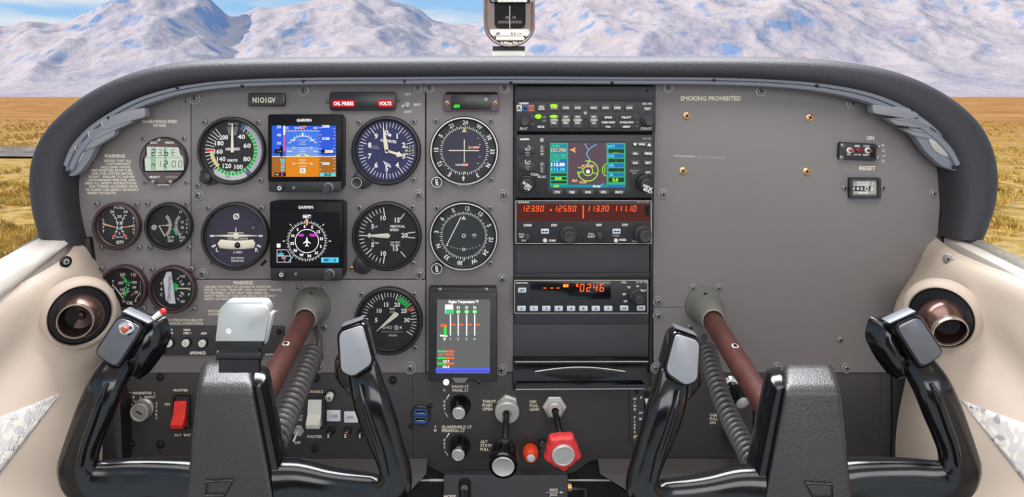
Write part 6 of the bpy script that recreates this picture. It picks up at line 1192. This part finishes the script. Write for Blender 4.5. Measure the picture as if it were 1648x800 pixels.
# ------------------------------------------------------------------ control columns and yokes
YD = 0.28
def column(label, c0, m0, end, side):
    t = thing('control_column', label, 'control column', c0[0], c0[1], 0.0, 'control columns')
    b = MB(); b.lathe(c0[0], c0[1], [(31, 0), (30.5, 4), (29, 8)], 'collar', 48)
    p = P(m0[0], m0[1], .045); k = S; u1 = PX + p.x / k; v1 = PY - (p.z - EYE) / k; q1 = .045 / k   # true position in panel units
    rr = []
    for i in range(9):
        f_ = i / 8; r_ = 29 - 11.0 * f_ ** .8; rr.append([(c0[0] + (u1 - c0[0]) * f_ + r_ * math.cos(2 * PI * j / 48), c0[1] + (v1 - c0[1]) * f_ + r_ * math.sin(2 * PI * j / 48), 6 + (q1 - 6) * f_) for j in range(48)])
    rr.append([(u1 + 15.5 * math.cos(2 * PI * j / 48), v1 + 15.5 * math.sin(2 * PI * j / 48), q1 + 1.5) for j in range(48)]); rr.append([(u1 + 13 * math.cos(2 * PI * j / 48), v1 + 13 * math.sin(2 * PI * j / 48), q1 - 8) for j in range(48)])
    b.rings(rr, 'collar', True, True); b.lathe(c0[0] - side * 2 + (u1 - c0[0]) * .35, c0[1] - 13, [(3.4, 22), (3.2, 23)], 'void', 14, (0, -.5, 1)); part(t, 'collar', b)
    e = P(end[0], end[1], YD - .02); ue = PX + e.x / k; ve = PY - (e.z - EYE) / k; qe = (YD - .02) / k
    a_ = Vector((u1, v1, q1 - 12)); e_ = Vector((ue, ve, qe)); b = MB(); b.tube([a_.lerp(e_, i / 12) for i in range(13)], 15.2, 'shaft', 32); part(t, 'shaft', b, 'worn red-brown metal shaft')
    hp = a_.lerp(e_, .36); dr = (e_ - a_).normalized(); b = MB(); top = hp + Vector((0, -13.6, 6.5)); b.lathe(top.x, top.y, [(4.6, -1), (4.8, 1.2), (3.4, 1.8)], 'alu', 20, (0, -1, .45), top.z); b.lathe(top.x, top.y, [(3.2, 1.8), (3.0, 2.0)], 'void', 16, (0, -1, .45), top.z); part(t, 'shaft_hole', b)
    return t
column('left red-brown control shaft coming out of a grey cone in the panel', (502, 493), (491, 514), (386, 704), -1)
column('right red-brown control shaft coming out of a grey cone in the panel', (1133, 492), (1148, 516), (1268, 712), 1)

def coil(label, pts, r, rw, turns, lead):
    pl = catmull([tuple(P(*p)) for p in pts], 12); pl = [Vector(p) for p in pl]; L = [0]
    for a, c in zip(pl, pl[1:]): L.append(L[-1] + (c - a).length)
    n = int(turns * 14); path = []; up = Vector((0, 1, 0)); vs = []; fs = []
    for i in range(n + 1):
        s_ = L[-1] * i / n; k = max(0, min(len(pl) - 2, next((j for j in range(len(L) - 1) if L[j + 1] >= s_), len(pl) - 2))); f_ = (s_ - L[k]) / max(1e-9, L[k + 1] - L[k]); c = pl[k].lerp(pl[k + 1], min(1, f_)); T = (pl[k + 1] - pl[k]).normalized(); X = (up - T * up.dot(T)).normalized(); Y = T.cross(X); a = 2 * PI * turns * i / n; path.append(c + X * r * math.cos(a) + Y * r * math.sin(a))
    path = [Vector(p) for p in [tuple(P(*q)) for q in lead]] + path
    m_ = 8; upv = Vector((0, 0, 1))
    for i, p in enumerate(path):
        T = (path[min(i + 1, len(path) - 1)] - path[max(i - 1, 0)]).normalized(); X = (upv - T * upv.dot(T)); X = X.normalized() if X.length > .05 else Vector((1, 0, 0)); upv = X; Y = T.cross(X)
        for j in range(m_): a = 2 * PI * j / m_; vs.append(tuple(p + X * rw * math.cos(a) + Y * rw * math.sin(a)))
    for i in range(len(path) - 1):
        for j in range(m_): a = i * m_ + j; c = i * m_ + (j + 1) % m_; fs.append((a, c, c + m_, a + m_))
    world_mesh('coiled_cord', vs, fs, [M['cord']], label, 'cord', ang=180, group='coiled yoke cords')
coil('dark grey coiled cord beside the left control shaft', [(501, 570, .03), (488, 600, .07), (471, 640, .12), (455, 676, .16), (439, 712, .20), (420, 760, .24)], .0115, .0036, 21, [(507, 528, .004), (514, 545, .018), (514, 562, .026), (508, 572, .03)])
coil('dark grey coiled cord beside the right control shaft', [(1138, 562, .02), (1147, 598, .06), (1160, 638, .10), (1178, 680, .14), (1197, 716, .18), (1222, 764, .23)], .0084, .0030, 25, [(1134, 540, .004), (1132, 552, .01), (1134, 562, .016)])

def yoke(label, flip, clip):
    t = thing('control_yoke', label, 'yoke', 372 if flip is None else 1671 - 372, 700, YD, 'control yokes')
    def B(dy=0.0):
        b = MB(); b.flip = None if flip is None else (1671, dy); return b
    # hub
    b = B(4)
    def hp(x0, x1, x2, x3, y0, y1, q_, r=8): return [(x, y, q_) for x, y in rpoly([(x0, y0), (x1, y0), (x3, y1), (x2, y1)], r, 5)]
    b.rings([hp(298, 382, 268, 436, 608, 900, -72, 14), hp(300, 386, 270, 438, 604, 900, -62, 15), hp(305, 391, 275, 444, 607, 900, -46, 15), hp(310, 396, 280, 450, 611.5, 900, -30, 13), hp(315, 402, 285, 456, 617.5, 900, -12, 11), hp(318, 405, 288, 458, 623, 900, -3, 8), hp(320, 404, 291, 457, 629, 898, 0, 7), hp(324, 401, 294, 454, 634, 895, 1, 6)], 'leather'); hb_ = part(t, 'hub', b, 'pebbled black hub', ang=50)
    # side flank, glossy
    b = B(4); b.rings([[(x, y, q_) for x, y in rpoly(p_, 8, 4)] for p_, q_ in (([(385, 616), (408, 621), (466, 900), (400, 900)], -84), ([(392, 608), (419, 612), (474, 900), (400, 900)], -50), ([(398, 611), (422, 617), (476, 900), (400, 900)], -24), ([(402, 622), (417, 628), (472, 900), (400, 900)], -10))], 'gloss'); part(t, 'flank', b, 'smooth glossy black flank')
    b = B(4); O = [(332, 774), (376, 772), (362, 796), (331, 796)]; b.tube([(O[k % 4][0], O[k % 4][1], 2.5) for k in range(6)], 2.4, 'leather', 10); part(hb_, 'emblem', b)
    # left horn: arm then grip, one continuous surface
    def loft(b, secs, m, n=28, e=2.6):
        rr = []; pts = [Vector(s_[:3]) for s_ in secs]
        for i, s_ in enumerate(secs):
            T = (pts[min(i + 1, len(pts) - 1)] - pts[max(i - 1, 0)]).normalized(); Q = Vector((0, 0, 1)); Q = (Q - T * Q.dot(T)).normalized(); W = T.cross(Q); ring = []
            for j in range(n):
                a = 2 * PI * j / n; ca = math.cos(a); sa = math.sin(a); ring.append(tuple(pts[i] + W * s_[3] * math.copysign(abs(ca) ** (2 / e), ca) + Q * s_[4] * math.copysign(abs(sa) ** (2 / e), sa)))
            rr.append(ring)
        b.rings(rr, m); return b
    def cm(secs): return catmull(secs, 5)
    b = B(0); loft(b, cm([(310, 800, -30, 46, 30), (284, 790, -28, 38, 27), (240, 786, -24, 36, 24), (196, 786, -18, 38, 22), (160, 786, -12, 38, 20), (134, 778, -8, 36, 19), (123, 756, -6, 33, 19), (127, 728, -6, 29, 19), (138, 696, -6, 29, 19), (150, 664, -8, 30, 20), (163, 628, -14, 29, 22), (172, 606, -26, 27, 20), (178, 590, -34, 24, 16)]), 'gloss'); part(t, 'horn', b, ang=70)
    b = B(0); loft(b, cm([(136, 744, 12, 5, 5), (142, 712, 13, 7, 7), (154, 676, 12, 7, 7), (166, 640, 11, 6, 6), (176, 614, 7, 3, 3)]), 'gloss', 16, 2); part(t, 'finger_ridge', b, ang=70)
    b = B(0); b.rings([[(x, y, q_) for x, y in rpoly(p_, 12, 5)] for p_, q_ in (([(196, 560), (246, 520), (256, 556), (238, 592), (212, 626), (190, 610)], -50), ([(192, 562), (238, 524), (248, 560), (232, 594), (208, 628), (186, 610)], -34), ([(190, 572), (228, 540), (234, 566), (222, 592), (204, 616), (186, 604)], -20))], 'gloss'); part(t, 'thumb_rest', b, ang=70)
    H = [(191, 503), (236, 524), (189, 597), (147, 570)]
    b = B(0); hr = rpoly(H, 17, 8); b.rings([[(x + 14, y + 8, -70) for x, y in inset(hr, 10)], [(x + 1, y, -32) for x, y in inset(hr, 1)], [(x, y, -10) for x, y in hr], [(x, y, -4) for x, y in hr], [(x, y, -1) for x, y in inset(hr, 2)]], 'gloss'); gh_ = part(t, 'grip_head', b, ang=40)
    b = B(0); b.prism(inset(hr, 5), -3, 2.6, 'headplate', 1.2); b.prism(rpoly([(193, 503.5), (236, 523), (239, 521), (196, 501)], 1.5), -27, -3, 'headplate', 1); part(gh_, 'grip_plate', b, 'satin grey cover plate')
    if flip is None:
        b = B(); b.lathe(205, 527, [(12.5, 2), (12.5, 3.4), (11, 5), (6.5, 6)], 'brass' if False else 'chrome', 40); b.lathe(205, 527, [(5.4, 5.5), (5.4, 11), (4, 13), (1, 13.6)], 'redbtn', 28); part(gh_, 'push_button', b, 'dull red push button in a bright ring')
        b = B(); b.tube([(236, 520, -22), (246, 512, -28)], [4, 5], 'white', 16); b.ball(249, 510, -30, 5.5, 'redp', 8); part(gh_, 'trigger_switch', b, 'small bright red and white rocker')
    # right horn
    b = B(10); loft(b, cm([(440, 800, -30, 46, 30), (474, 796, -30, 40, 28), (520, 800, -26, 34, 24), (565, 806, -20, 36, 22), (605, 806, -14, 36, 20), (630, 790, -8, 30, 19), (636, 764, -6, 26, 19), (626, 728, -6, 26, 19), (612, 690, -6, 29, 19), (598, 652, -9, 30, 21), (588, 626, -18, 28, 21), (581, 606, -28, 26, 18), (577, 592, -36, 22, 14)]), 'gloss'); part(t, 'horn', b, ang=70)
    b = B(10); loft(b, cm([(624, 760, 12, 5, 5), (614, 722, 13, 7, 7), (600, 682, 12, 7, 7), (588, 644, 11, 6, 6), (580, 616, 7, 3, 3)]), 'gloss', 16, 2); part(t, 'finger_ridge', b, ang=70)
    b = B(10); b.rings([[(x, y, q_) for x, y in rpoly(p_, 12, 5)] for p_, q_ in (([(566, 570), (528, 590), (527, 622), (546, 648), (574, 664), (590, 640)], -52), ([(566, 572), (532, 592), (530, 622), (548, 646), (572, 660), (590, 640)], -36), ([(566, 584), (542, 600), (541, 620), (554, 638), (572, 650), (584, 634)], -20))], 'gloss'); part(t, 'thumb_rest', b, ang=70)
    H = [(541, 532), (587, 516.5), (605, 586), (568, 611), (545, 600)]
    b = B(14); hr = rpoly(H, 14, 8); b.rings([[(x + 2, y + 10, -66) for x, y in inset(hr, 8)], [(x, y + 1, -32) for x, y in inset(hr, 1)], [(x, y, -10) for x, y in hr], [(x, y, -4) for x, y in hr], [(x, y, -1) for x, y in inset(hr, 1.8)]], 'gloss'); gh_ = part(t, 'grip_head', b, ang=40)
    b = B(14); b.prism(inset(hr, 4.6), -3, 2.6, 'headplate_lt', 1.2); b.prism(rpoly([(547, 529.5), (583, 516.5), (583.5, 514), (548, 527)], 1.5), -26, -3, 'headplate', 1); part(gh_, 'grip_plate', b, 'satin silver cover plate')
    return t
yoke('black pilot yoke at left with a red push button on its left handle', None, True)
yoke('black copilot yoke at right without buttons or clip', True, False)
t = thing('chart_clip', 'silver spring clip standing on top of the left yoke hub', 'clip', 391, 530, YD)
b = MB(); Cp = [(362, 487), (425, 487), (433, 498), (424, 554), (346, 554), (352, 500)]; c1 = rpoly(Cp, 9, 5)
b.rings([[(x + 2, y - 3, -18) for x, y in c1], [(x, y, -6) for x, y in c1], [(x, y, -1) for x, y in c1], [(x, y, 0) for x, y in inset(c1, 2)]], 'clip'); b.prism(rpoly([(346, 549), (424, 549), (422, 561), (348, 561)], 2), -14, 1, 'gloss2', 1); b.disc(368, 533, 4.8, .3, 'ink', 20); part(t, 'jaw', b)
b = MB(); b.rings([[(350, 558, -8), (418, 558, -8), (418, 600, -8), (350, 600, -8)], [(352, 560, 0), (416, 560, 0), (416, 600, 0), (352, 600, 0)]], 'gloss2'); b.tube([(348, 574, -6), (420, 574, -6)], 8, 'gloss2', 20); part(t, 'base', b)
b = MB(); b.prism([(428, 506), (436, 508), (424, 557), (416, 555)], -26, -10, 'alu', .6); part(t, 'spring_arm', b)
